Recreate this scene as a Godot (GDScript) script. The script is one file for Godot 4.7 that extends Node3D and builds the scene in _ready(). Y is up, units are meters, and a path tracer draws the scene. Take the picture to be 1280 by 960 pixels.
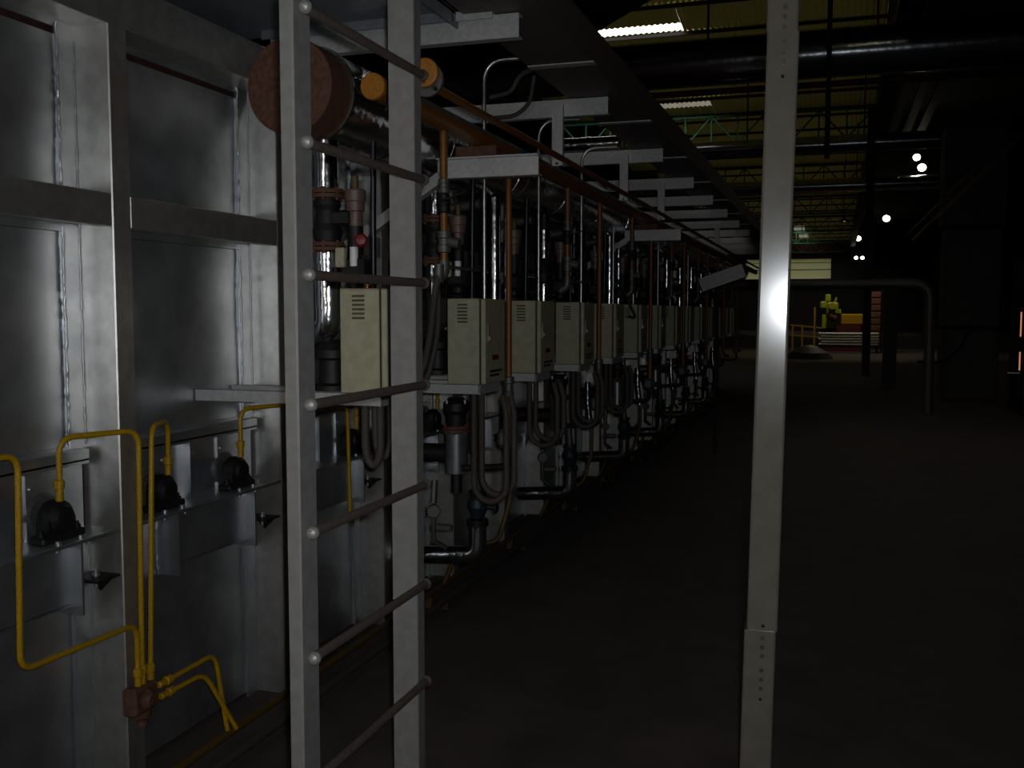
extends Node3D
# A flash-lit aisle beside a long roller furnace: burner row on the left, ladder and post in front, dark hall behind.

const ORD := ["first", "second", "third", "fourth", "fifth", "sixth", "seventh", "eighth", "ninth", "tenth", "eleventh", "twelfth", "thirteenth", "fourteenth", "fifteenth", "sixteenth"]
var M := {}
var taken := {}
var rng := RandomNumberGenerator.new()

# ---------------------------------------------------------------- mesh builder
class MB:
	var v := PackedVector3Array()
	var n := PackedVector3Array()
	func tri(a: Vector3, b: Vector3, c: Vector3, na: Vector3, nb: Vector3, nc: Vector3) -> void:
		if (b - a).cross(c - a).dot(na + nb + nc) > 0.0:
			v.append(a); v.append(c); v.append(b); n.append(na); n.append(nc); n.append(nb)
		else:
			v.append(a); v.append(b); v.append(c); n.append(na); n.append(nb); n.append(nc)
	func quad(a: Vector3, b: Vector3, c: Vector3, d: Vector3, nn: Vector3) -> void:
		tri(a, b, c, nn, nn, nn); tri(a, c, d, nn, nn, nn)
	# box with chamfered edges
	func box(c: Vector3, s: Vector3, ch := 0.0, bs := Basis.IDENTITY) -> MB:
		var h := s * 0.5
		ch = minf(ch, minf(h.x, minf(h.y, h.z)) * 0.9)
		for ax in 3:
			var u := (ax + 1) % 3
			var w := (ax + 2) % 3
			for sg in [-1.0, 1.0]:
				var p: Array[Vector3] = []
				for q in [[-1, -1], [1, -1], [1, 1], [-1, 1]]:
					var t := Vector3.ZERO
					t[ax] = sg * h[ax]; t[u] = q[0] * (h[u] - ch); t[w] = q[1] * (h[w] - ch)
					p.append(c + bs * t)
				var nn := Vector3.ZERO
				nn[ax] = sg
				quad(p[0], p[1], p[2], p[3], bs * nn)
		if ch > 0.0:
			for ax in 3:
				var u := (ax + 1) % 3
				var w := (ax + 2) % 3
				for a in [-1.0, 1.0]:
					for b in [-1.0, 1.0]:
						var t := [Vector3.ZERO, Vector3.ZERO, Vector3.ZERO, Vector3.ZERO]
						for k in 4:
							var e: float = -1.0 if k < 2 else 1.0
							t[k][ax] = e * (h[ax] - ch)
							var first: bool = (k == 0 or k == 3)
							t[k][u] = a * (h[u] if first else h[u] - ch)
							t[k][w] = b * (h[w] - ch if first else h[w])
						var nn := Vector3.ZERO
						nn[u] = a; nn[w] = b
						quad(c + bs * t[0], c + bs * t[1], c + bs * t[2], c + bs * t[3], (bs * nn).normalized())
			for a in [-1.0, 1.0]:
				for b in [-1.0, 1.0]:
					for e in [-1.0, 1.0]:
						var nn := Vector3(a, b, e)
						var p0 := Vector3(a * h.x, b * (h.y - ch), e * (h.z - ch))
						var p1 := Vector3(a * (h.x - ch), b * h.y, e * (h.z - ch))
						var p2 := Vector3(a * (h.x - ch), b * (h.y - ch), e * h.z)
						nn = (bs * nn).normalized()
						tri(c + bs * p0, c + bs * p1, c + bs * p2, nn, nn, nn)
		return self
	# box given by its two corners
	func span(a: Vector3, b: Vector3, ch := 0.0) -> MB:
		return box((a + b) * 0.5, (b - a).abs(), ch)
	# flat-sided bar between two points
	func bar(a: Vector3, b: Vector3, w: float, d: float, ch := 0.0, up := Vector3.UP) -> MB:
		var y := (b - a).normalized()
		if absf(y.dot(up)) > 0.99: up = Vector3.BACK
		var x := y.cross(up).normalized()
		var z := x.cross(y).normalized()
		return box((a + b) * 0.5, Vector3(w, a.distance_to(b), d), ch, Basis(x, y, z))
	# tube swept along a path; radii may vary
	func tube(pts: Array, r: Variant, sides := 12, caps := true) -> MB:
		var k := pts.size()
		var rings := []
		var t0: Vector3 = (pts[1] - pts[0]).normalized()
		var ref := Vector3.UP if absf(t0.y) < 0.9 else Vector3.RIGHT
		var side := t0.cross(ref).normalized()
		for i in k:
			var t: Vector3
			if i == 0: t = t0
			elif i == k - 1: t = (pts[i] - pts[i - 1]).normalized()
			else: t = ((pts[i + 1] - pts[i]).normalized() + (pts[i] - pts[i - 1]).normalized()).normalized()
			side = (side - t * side.dot(t)).normalized()
			var oth := t.cross(side)
			var rad: float = r[i] if r is Array or r is PackedFloat32Array else r
			var ring := []
			for j in sides:
				var an := TAU * j / sides
				var dr := side * cos(an) + oth * sin(an)
				ring.append([pts[i] + dr * rad, dr])
			rings.append(ring)
		for i in k - 1:
			for j in sides:
				var a: Array = rings[i][j]; var b: Array = rings[i][(j + 1) % sides]
				var c: Array = rings[i + 1][(j + 1) % sides]; var d: Array = rings[i + 1][j]
				tri(a[0], b[0], c[0], a[1], b[1], c[1]); tri(a[0], c[0], d[0], a[1], c[1], d[1])
		if caps:
			var tl: Vector3 = (pts[k - 1] - pts[k - 2]).normalized()
			for j in sides:
				tri(pts[0], rings[0][j][0], rings[0][(j + 1) % sides][0], -t0, -t0, -t0)
				tri(pts[k - 1], rings[k - 1][j][0], rings[k - 1][(j + 1) % sides][0], tl, tl, tl)
		return self
	# turned shape: profile of [radius, height] along an axis from a point
	func lathe(at: Vector3, axis: Vector3, prof: Array, sides := 16) -> MB:
		var y := axis.normalized()
		var x := y.cross(Vector3.UP if absf(y.y) < 0.9 else Vector3.RIGHT).normalized()
		var z := x.cross(y)
		for i in prof.size() - 1:
			var r0: float = prof[i][0]; var h0: float = prof[i][1]
			var r1: float = prof[i + 1][0]; var h1: float = prof[i + 1][1]
			var sl := Vector2(h1 - h0, r0 - r1)
			if sl.length() < 1e-6: continue
			sl = sl.normalized()
			for j in sides:
				var a0 := TAU * j / sides; var a1 := TAU * (j + 1) / sides
				var d0 := x * cos(a0) + z * sin(a0); var d1 := x * cos(a1) + z * sin(a1)
				var n0 := d0 * sl.x + y * sl.y; var n1 := d1 * sl.x + y * sl.y
				var p0 := at + d0 * r0 + y * h0; var p1 := at + d1 * r0 + y * h0
				var p2 := at + d1 * r1 + y * h1; var p3 := at + d0 * r1 + y * h1
				if r0 > 1e-6: tri(p0, p1, p2, n0, n1, n1)
				if r1 > 1e-6: tri(p0, p2, p3, n0, n1, n0)
		return self
	# extruded outline: points in the plane spanned by ax, ay at a, swept to a + along
	func prism(poly: Array, a: Vector3, along: Vector3, ax: Vector3, ay: Vector3) -> MB:
		var pts := PackedVector2Array()
		for q in poly: pts.append(q)
		var idx := Geometry2D.triangulate_polygon(pts)
		var nn := along.normalized()
		for i in range(0, idx.size(), 3):
			var t := []
			for j in 3: t.append(a + ax * pts[idx[i + j]].x + ay * pts[idx[i + j]].y)
			tri(t[0], t[1], t[2], -nn, -nn, -nn)
			tri(t[0] + along, t[1] + along, t[2] + along, nn, nn, nn)
		var turn := 0.0
		for i in pts.size():
			var q := pts[(i + 1) % pts.size()]
			turn += pts[i].x * q.y - q.x * pts[i].y
		for i in pts.size():
			var p := pts[i]; var q := pts[(i + 1) % pts.size()]
			var e := (q - p).normalized() * signf(turn)
			var sn := (ax * e.y - ay * e.x).normalized()
			var p3 := a + ax * p.x + ay * p.y; var q3 := a + ax * q.x + ay * q.y
			quad(p3, q3, q3 + along, p3 + along, sn)
		return self
	func mesh() -> ArrayMesh:
		var arr := []
		arr.resize(Mesh.ARRAY_MAX)
		arr[Mesh.ARRAY_VERTEX] = v
		arr[Mesh.ARRAY_NORMAL] = n
		var m := ArrayMesh.new()
		m.add_surface_from_arrays(Mesh.PRIMITIVE_TRIANGLES, arr)
		return m

func mb() -> MB:
	return MB.new()

# a path whose corners are rounded
func bend(pts: Array, r: float, steps := 5) -> Array:
	var out := [pts[0]]
	for i in range(1, pts.size() - 1):
		var p: Vector3 = pts[i]
		var a: Vector3 = pts[i - 1] - p
		var b: Vector3 = pts[i + 1] - p
		var rr := minf(r, minf(a.length(), b.length()) * 0.48)
		var p0 := p + a.normalized() * rr
		var p1 := p + b.normalized() * rr
		for s in steps + 1:
			var t := float(s) / steps
			out.append(p0.lerp(p, t).lerp(p.lerp(p1, t), t))
	out.append(pts[-1])
	return out

# ---------------------------------------------------------------- nodes
func numbered(parent: Node, called: String) -> String:
	var key := str(parent.get_instance_id()) + called
	var k: int = taken.get(key, 0)
	taken[key] = k + 1
	return called if k == 0 else "%s_%03d" % [called, k]

func tag(o: Node, label: String, category := "", group := "", kind := "") -> void:
	if label: o.set_meta("label", label)
	if category: o.set_meta("category", category)
	if group: o.set_meta("group", group)
	if kind: o.set_meta("kind", kind)

func thing(called: String, at: Vector3, label: String, category: String, group := "") -> Node3D:
	var o := Node3D.new()
	o.name = numbered(self, called)
	add_child(o)
	o.position = at
	tag(o, label, category, group)
	return o

func put(parent: Node, called: String, b: Variant, m: Material, label := "") -> MeshInstance3D:
	var o := MeshInstance3D.new()
	o.name = numbered(parent, called)
	o.mesh = b.mesh() if b is MB else b
	o.material_override = m
	o.cast_shadow = GeometryInstance3D.SHADOW_CASTING_SETTING_ON
	parent.add_child(o)
	# meshes of parts are built in world metres: shift them into the thing's own frame
	if parent is Node3D and parent != self:
		o.position = -world_of(parent)
	if label: o.set_meta("label", label)
	return o

func world_of(o: Node) -> Vector3:
	var p := Vector3.ZERO
	var q := o
	while q is Node3D and q != self:
		p += (q as Node3D).position
		q = q.get_parent()
	return p

func struct(called: String, b: MB, m: Material) -> MeshInstance3D:
	var o := put(self, called, b, m)
	o.set_meta("kind", "structure")
	return o

func solo(called: String, b: MB, m: Material, label: String, category: String, group := "") -> MeshInstance3D:
	var o := put(self, called, b, m)
	tag(o, label, category, group)
	return o

# ---------------------------------------------------------------- materials
func noise_tex(freq: float, lo: Color, hi: Color, seed_: int, oct := 4, size := 512, mid := 0.5) -> NoiseTexture2D:
	var fn := FastNoiseLite.new()
	fn.noise_type = FastNoiseLite.TYPE_SIMPLEX_SMOOTH
	fn.seed = seed_
	fn.frequency = freq
	fn.fractal_octaves = oct
	var g := Gradient.new()
	g.offsets = PackedFloat32Array([maxf(0.0, mid - 0.3), minf(1.0, mid + 0.3)])
	g.colors = PackedColorArray([lo, hi])
	var t := NoiseTexture2D.new()
	t.width = size; t.height = size
	t.seamless = true
	t.noise = fn
	t.color_ramp = g
	return t

func bump_tex(freq: float, strength: float, seed_: int, oct := 3) -> NoiseTexture2D:
	var fn := FastNoiseLite.new()
	fn.noise_type = FastNoiseLite.TYPE_SIMPLEX_SMOOTH
	fn.seed = seed_
	fn.frequency = freq
	fn.fractal_octaves = oct
	var t := NoiseTexture2D.new()
	t.width = 512; t.height = 512
	t.seamless = true
	t.noise = fn
	t.as_normal_map = true
	t.bump_strength = strength
	return t

func mat(key: String, c: Color, rough: float, metal := 0.0, tex: Texture2D = null, scale := 1.0, bump: Texture2D = null, bump_by := 0.5) -> StandardMaterial3D:
	var m := StandardMaterial3D.new()
	m.albedo_color = c
	m.roughness = rough
	m.metallic = metal
	m.metallic_specular = 0.5
	if tex or bump:
		m.uv1_triplanar = true
		m.uv1_world_triplanar = true
		m.uv1_scale = Vector3.ONE * scale
	if tex: m.albedo_texture = tex
	if bump:
		m.normal_enabled = true
		m.normal_texture = bump
		m.normal_scale = bump_by
	M[key] = m
	return m

func materials() -> void:
	var soft := noise_tex(0.012, Color(0.86, 0.86, 0.87), Color(1, 1, 1), 3)
	var dirt := noise_tex(0.03, Color(0.92, 0.91, 0.90), Color(1, 1, 1), 8, 4)
	var rusty := noise_tex(0.02, Color(0.78, 0.74, 0.72), Color(1, 1, 1), 21, 5)
	var grain := noise_tex(0.03, Color(0.82, 0.8, 0.78), Color(1, 1, 1), 5, 5)
	var wrinkle := bump_tex(0.012, 6.0, 12)
	var fine := bump_tex(0.06, 3.0, 13)
	mat("silver", Color(0.80, 0.81, 0.82), 0.39, 0.92, soft, 0.6)
	mat("frame", Color(0.80, 0.79, 0.77), 0.40, 0.88, dirt, 0.8)
	mat("knob", Color(0.55, 0.54, 0.52), 0.5, 0.4)
	mat("weld", Color(0.72, 0.72, 0.72), 0.36, 0.85)
	mat("primer", Color(0.24, 0.10, 0.07), 0.9, 0.0, rusty, 2.0)
	mat("ladder", Color(0.50, 0.497, 0.49), 0.5, 0.2, dirt, 1.2)
	mat("rung", Color(0.36, 0.32, 0.29), 0.65, 0.2, grain, 4.0)
	mat("post", Color(0.42, 0.41, 0.375), 0.165, 0.0, noise_tex(0.02, Color(0.94, 0.93, 0.92), Color(1, 1, 1), 31), 0.8)
	mat("hole_disc", Color(0.02, 0.02, 0.02), 0.9)
	mat("boltgrey", Color(0.30, 0.29, 0.27), 0.4, 0.5)
	mat("amber", Color(0.66, 0.42, 0.02), 0.5, 0.0, grain, 4.0)
	mat("zinc", Color(0.72, 0.71, 0.68), 0.3, 0.9)
	mat("yellow", Color(0.72, 0.56, 0.02), 0.42, 0.0, grain, 5.0)
	mat("orange", Color(0.50, 0.30, 0.05), 0.45, 0.0, grain, 4.0)
	mat("rust", Color(0.38, 0.25, 0.18), 0.75, 0.0, rusty, 3.0, fine, 0.3)
	mat("foil", Color(0.80, 0.81, 0.82), 0.17, 1.0, null, 2.5, wrinkle, 0.35)
	mat("foil_dull", Color(0.60, 0.61, 0.62), 0.3, 1.0, soft, 2.0, wrinkle, 0.3)
	mat("cream", Color(0.66, 0.645, 0.54), 0.5, 0.0, noise_tex(0.015, Color(0.94, 0.935, 0.92), Color(1, 1, 1), 44), 2.0)
	mat("slot", Color(0.34, 0.34, 0.28), 0.7)
	mat("bracket", Color(0.72, 0.72, 0.72), 0.5, 0.35, dirt, 2.0)
	mat("grease", Color(0.045, 0.042, 0.045), 0.6, 0.0, grain, 6.0)
	mat("iron", Color(0.13, 0.12, 0.115), 0.55, 0.4, grain, 5.0)
	mat("castgrey", Color(0.40, 0.40, 0.39), 0.5, 0.5, grain, 5.0)
	mat("hose", Color(0.27, 0.245, 0.225), 0.7, 0.0, grain, 6.0)
	mat("steel", Color(0.66, 0.66, 0.65), 0.3, 0.9)
	mat("teal", Color(0.05, 0.17, 0.20), 0.5, 0.0, grain, 5.0)
	mat("blue", Color(0.025, 0.045, 0.10), 0.35, 0.2)
	mat("red", Color(0.42, 0.05, 0.04), 0.45)
	mat("pinkgrey", Color(0.44, 0.36, 0.33), 0.5, 0.2, grain, 5.0)
	mat("white", Color(0.86, 0.86, 0.86), 0.4)
	mat("ink", Color(0.14, 0.13, 0.11), 0.7)
	mat("dullyellow", Color(0.36, 0.27, 0.09), 0.6, 0.0, grain, 4.0)
	mat("brass", Color(0.75, 0.52, 0.2), 0.3, 0.9)
	mat("cable", Color(0.03, 0.03, 0.03), 0.6)
	mat("deck", Color(0.46, 0.48, 0.50), 0.45, 0.2, dirt, 1.0)
	mat("galv", Color(0.55, 0.56, 0.57), 0.3, 0.75, soft, 2.0)
	mat("dust", Color(0.30, 0.27, 0.25), 0.95, 0.0, grain, 4.0)
	mat("flatblack", Color(0.085, 0.08, 0.078), 0.8, 0.0, dirt, 2.0)  # matte black; on the mounts it stands in for shade behind the pipes
	mat("tray", Color(0.38, 0.34, 0.32), 0.6, 0.3, dirt, 1.2)
	mat("floor", Color(0.285, 0.25, 0.235), 0.85, 0.0, noise_tex(0.008, Color(0.86, 0.85, 0.84), Color(1, 1, 1), 61, 5), 0.5)
	mat("hallwall", Color(0.30, 0.30, 0.285), 0.8, 0.0, dirt, 0.3)
	mat("darkroof", Color(0.16, 0.16, 0.15), 0.9)
	mat("darksteel", Color(0.07, 0.07, 0.07), 0.6, 0.3)
	mat("duct", Color(0.64, 0.66, 0.68), 0.2, 0.95, soft, 0.7, wrinkle, 0.12)
	mat("redlead", Color(0.30, 0.09, 0.05), 0.7)
	mat("green", Color(0.22, 0.50, 0.36), 0.6, 0.0)
	mat("lime", Color(0.56, 0.60, 0.16), 0.5)
	mat("brick", Color(0.46, 0.30, 0.23), 0.8)
	var sheet := mat("sheet", Color(0.80, 0.76, 0.52), 0.8, 0.0, dirt, 0.4)
	sheet.backlight_enabled = true
	sheet.backlight = Color(0.105, 0.106, 0.075)
	var pane := mat("pane", Color(0.85, 0.9, 0.7), 0.6)
	pane.backlight_enabled = true
	pane.backlight = Color(0.34, 0.35, 0.25)
	for a in [["lampglow", Color(1.0, 0.97, 0.82), 12.0], ["hot", Color(1.0, 0.70, 0.50), 0.6]]:
		var e := mat(a[0], a[1], 0.5)
		e.emission_enabled = true
		e.emission = a[1]
		e.emission_energy_multiplier = a[2]

# ---------------------------------------------------------------- scene
func _ready() -> void:
	rng.seed = 7
	camera_and_light()
	materials()
	hall()
	furnace()
	overhead()
	ladder()
	post()
	bearings()
	grease_lines()
	big_pipes()
	burner_row()
	far_hall()

func camera_and_light() -> void:
	var cam := Camera3D.new()
	cam.name = "camera"
	cam.fov = rad_to_deg(2.0 * atan(480.0 / 1244.0))
	cam.near = 0.05
	cam.far = 300.0
	add_child(cam)
	cam.position = Vector3(0, 1.70, 0)
	cam.rotation = Vector3(-0.07222, 0.31474, 0)
	cam.current = true
	var env := Environment.new()
	env.background_mode = Environment.BG_SKY
	var sm := ProceduralSkyMaterial.new()
	sm.sky_top_color = Color(0.92, 0.90, 0.88)
	sm.sky_horizon_color = Color(0.95, 0.90, 0.87)
	sm.ground_bottom_color = Color(0.35, 0.33, 0.30)
	sm.ground_horizon_color = Color(0.55, 0.52, 0.48)
	sm.sky_energy_multiplier = 2.2
	sm.ground_energy_multiplier = 1.0
	var sky := Sky.new()
	sky.sky_material = sm
	env.sky = sky
	env.tonemap_mode = Environment.TONE_MAPPER_LINEAR
	env.tonemap_exposure = 0.74
	env.sdfgi_enabled = true
	env.ssao_enabled = true
	env.ssil_enabled = true
	var we := WorldEnvironment.new()
	we.name = "environment"
	we.environment = env
	add_child(we)
	# the flash on the camera: a hand's breadth right of and above the lens
	var fl := SpotLight3D.new()
	fl.name = "camera_flash"
	fl.position = Vector3(0.05, 1.75, 0.015)
	fl.rotation = Vector3(-0.03, 0.38, 0)
	fl.spot_angle = 50.0
	fl.spot_angle_attenuation = 1.0
	fl.spot_range = 120.0
	fl.spot_attenuation = 2.0
	fl.light_color = Color(0.965, 0.985, 1.0)
	fl.light_energy = 4.3
	fl.light_size = 0.02
	fl.shadow_enabled = true
	add_child(fl)

# ---- the hall: floor, walls, roof
func hall() -> void:
	struct("floor", mb().span(Vector3(-14, -0.3, 6), Vector3(16, 0, -96)), M.floor)
	struct("wall_left", mb().span(Vector3(-14.3, 0, 6), Vector3(-14, 9.4, -96)), M.hallwall)
	struct("wall_right", mb().span(Vector3(16, 0, 6), Vector3(16.3, 9.4, -96)), M.hallwall)
	struct("wall_back", mb().span(Vector3(-14, 0, 6), Vector3(-3.4, 9.4, 6.3)).span(Vector3(-1.2, 0, 6), Vector3(16, 9.4, 6.3)).span(Vector3(-3.4, 0, 6), Vector3(-1.2, 1.6, 6.3)).span(Vector3(-3.4, 4.4, 6), Vector3(-1.2, 9.4, 6.3)), M.hallwall)
	# far end wall with a lit window band
	var fw := mb()
	fw.span(Vector3(-14, 0, -96), Vector3(16, 4.6, -96.3))
	fw.span(Vector3(-14, 6.6, -96), Vector3(16, 9.4, -96.3))
	fw.span(Vector3(-14, 4.6, -96), Vector3(-8.2, 6.6, -96.3))
	fw.span(Vector3(-0.6, 4.6, -96), Vector3(16, 6.6, -96.3))
	var end := struct("wall_front", fw, M.hallwall)
	put(end, "brick_band", mb().span(Vector3(-8.2, 4.0, -95.7), Vector3(-0.6, 4.75, -95.98)), M.brick, "orange brick band below the lit window")
	put(end, "lintel", mb().span(Vector3(-9.0, 7.0, -95.6), Vector3(1.0, 8.1, -95.98)), M.redlead, "dark red lintel girder over the window band")
	var win := struct("window_1", mb().span(Vector3(-8.2, 5.55, -96.05), Vector3(-0.6, 5.62, -96.12)).span(Vector3(-8.2, 6.2, -96.05), Vector3(-0.6, 6.25, -96.12)), M.darksteel)
	for k in 6:
		put(win, "pane", pane_sheet(-8.2 + 1.267 * k, -8.2 + 1.267 * (k + 1)), M.pane)
	# roof: near part is opaque, far part is carried in translucent sheets with open slots
	var ceil := struct("ceiling", mb().span(Vector3(1.0, 9.1, 6), Vector3(16.3, 9.4, -96.3)).span(Vector3(-14.3, 9.1, 6), Vector3(1.0, 9.4, -13.2)).span(Vector3(-14.3, 8.7, -13.9), Vector3(1.0, 9.1, -21)).span(Vector3(-14.3, 8.7, -13.9), Vector3(-9.0, 9.1, -96.3)).span(Vector3(-9.2, 7.9, -21), Vector3(-9.0, 9.7, -96.3)).span(Vector3(-9.0, 8.9, -20.8), Vector3(1.0, 9.7, -21)), M.darkroof)
	put(ceil, "closing_strip", mb().span(Vector3(-14.3, 8.7, -13.2), Vector3(-7.5, 9.1, -13.9)).span(Vector3(0.9, 8.7, -13.2), Vector3(1.0, 9.1, -13.9)), M.hallwall)
	# each bay of seven sheets slopes down away from the aisle's near end, then steps up again
	var z := -21.0
	var row := 0
	while z > -95.0:
		var slot: bool = row == 2 or row == 6
		var z1 := z - 1.75
		var ya := 9.5 - 0.20 * (row % 7)
		var yb := ya - 0.20
		for c in 3:
			var x0 := -9.0 + 3.333 * c
			var x1 := x0 + 3.333
			var m := mb()
			if slot and c < 2:
				# this row leaves a narrow open slot
				var s0 := 1.25 if row == 2 else 0.45
				var s1 := s0 + 0.45
				var xs := -3.9 if c == 1 else x1
				corrugated(m, x0, xs, z, z - s0, ya, lerpf(ya, yb, s0 / 1.75))
				corrugated(m, x0, xs, z - s1, z1 - 0.05, lerpf(ya, yb, s1 / 1.75), yb)
				if c == 1: corrugated(m, xs, x1, z, z1 - 0.05, ya, yb)
			elif row > 32 and row % 2 == 0 and c == 1:
				corrugated(m, x0, x1 - 1.0, z, z1 - 0.05, ya, yb)
				corrugated(m, x1 - 0.2, x1, z, z1 - 0.05, ya, yb)
			else:
				corrugated(m, x0, x1, z, z1 - 0.05, ya, yb)
			put(ceil, "roof_sheet", m, M.sheet)
		put(ceil, "purlin", mb().span(Vector3(-9.0, yb - 0.10, z1 - 0.03), Vector3(1.0, yb - 0.02, z1 + 0.03)), M.redlead if row % 2 else M.darksteel)
		if row % 7 == 6:
			put(ceil, "roof_riser", mb().span(Vector3(-9.0, yb, z1 - 0.02), Vector3(1.0, 9.56, z1 - 0.08)), M.hallwall)
		z = z1
		row += 1
	# green roof trusses under each step
	for t in 6:
		var zt := -21.0 - 12.25 * (t + 1) + 0.1
		var tr := mb()
		var top := 8.0
		var low := 7.1
		var n := 12
		tr.bar(Vector3(-9.0, low, zt), Vector3(1.0, low, zt), 0.08, 0.08)
		tr.bar(Vector3(-9.0, top, zt), Vector3(1.0, top, zt), 0.08, 0.08)
		for i in n:
			var xa := -9.0 + 10.0 * i / n
			var xb := -9.0 + 10.0 * (i + 1) / n
			tr.bar(Vector3(xa, low, zt), Vector3(xa, top, zt), 0.05, 0.05)
			if i % 2: tr.bar(Vector3(xa, low, zt), Vector3(xb, top, zt), 0.05, 0.05)
			else: tr.bar(Vector3(xa, top, zt), Vector3(xb, low, zt), 0.05, 0.05)
		put(ceil, "roof_truss", tr, M.green)
	# dark girder line that closes the translucent bay on the right, with its columns
	var g := solo("crane_girder", mb().span(Vector3(1.0, 7.15, -4), Vector3(1.12, 9.0, -95)).span(Vector3(0.92, 7.08, -4), Vector3(1.3, 7.16, -95)).span(Vector3(0.98, 9.0, -4), Vector3(1.3, 9.7, -95)), M.darksteel, "long black steel girder running along the right edge of the yellowish roof", "girder")
	g.position = Vector3.ZERO

func pane_sheet(x0: float, x1: float) -> MB:
	var m := mb()
	m.quad(Vector3(x0, 4.75, -96.15), Vector3(x1, 4.75, -96.15), Vector3(x1, 6.6, -96.15), Vector3(x0, 6.6, -96.15), Vector3.BACK)
	return m

# thin corrugated roof sheet, ribs running along z
func corrugated(m: MB, x0: float, x1: float, z0: float, z1: float, y0: float, y1: float) -> void:
	var n := int((x1 - x0) / 0.14) * 2
	for i in n:
		var xa := lerpf(x0, x1, float(i) / n)
		var xb := lerpf(x0, x1, float(i + 1) / n)
		var ra := 0.035 if i % 2 else 0.0
		var rb := 0.0 if i % 2 else 0.035
		m.quad(Vector3(xa, y0 + ra, z0), Vector3(xb, y0 + rb, z0), Vector3(xb, y1 + rb, z1), Vector3(xa, y1 + ra, z1), Vector3(rb - ra, -(xb - xa), 0.1 * (xb - xa)).normalized())

# ---- furnace casing
func bead(a: Vector3, b: Vector3, r: float) -> MB:
	var pts := []
	var rad := PackedFloat32Array()
	var n := int(a.distance_to(b) / 0.012) + 2
	for i in n:
		var t := float(i) / (n - 1)
		pts.append(a.lerp(b, t) + Vector3(rng.randf_range(-1, 1) * r * 0.35, 0, rng.randf_range(-1, 1) * r * 0.35))
		rad.append(r * rng.randf_range(0.55, 1.25))
	return mb().tube(pts, rad, 6)

func dented(x: float, y0: float, y1: float, z0: float, z1: float, amp: float, seed_: int) -> MB:
	# sheet facing +x with shallow real dents, 10 mm thick
	var fn := FastNoiseLite.new()
	fn.seed = seed_
	fn.frequency = 1.3
	var ny := 14
	var nz := 18
	var m := mb()
	var p := func(i: int, j: int) -> Vector3:
		var y := lerpf(y0, y1, float(i) / ny)
		var z := lerpf(z0, z1, float(j) / nz)
		var edge := minf(minf(i, ny - i), minf(j, nz - j))
		var f := clampf(edge / 3.0, 0, 1)
		return Vector3(x + fn.get_noise_2d(y, z) * amp * f, y, z)
	var nor := func(i: int, j: int) -> Vector3:
		var a: Vector3 = p.call(min(i + 1, ny), j) - p.call(max(i - 1, 0), j)
		var b: Vector3 = p.call(i, min(j + 1, nz)) - p.call(i, max(j - 1, 0))
		var c := a.cross(b).normalized()
		return c if c.x > 0 else -c
	for i in ny:
		for j in nz:
			var q := [p.call(i, j), p.call(i + 1, j), p.call(i + 1, j + 1), p.call(i, j + 1)]
			var w := [nor.call(i, j), nor.call(i + 1, j), nor.call(i + 1, j + 1), nor.call(i, j + 1)]
			m.tri(q[0], q[1], q[2], w[0], w[1], w[2]); m.tri(q[0], q[2], q[3], w[0], w[2], w[3])
	m.span(Vector3(x - 0.012, y0, z0), Vector3(x - 0.002, y1, z1))
	return m

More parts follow.
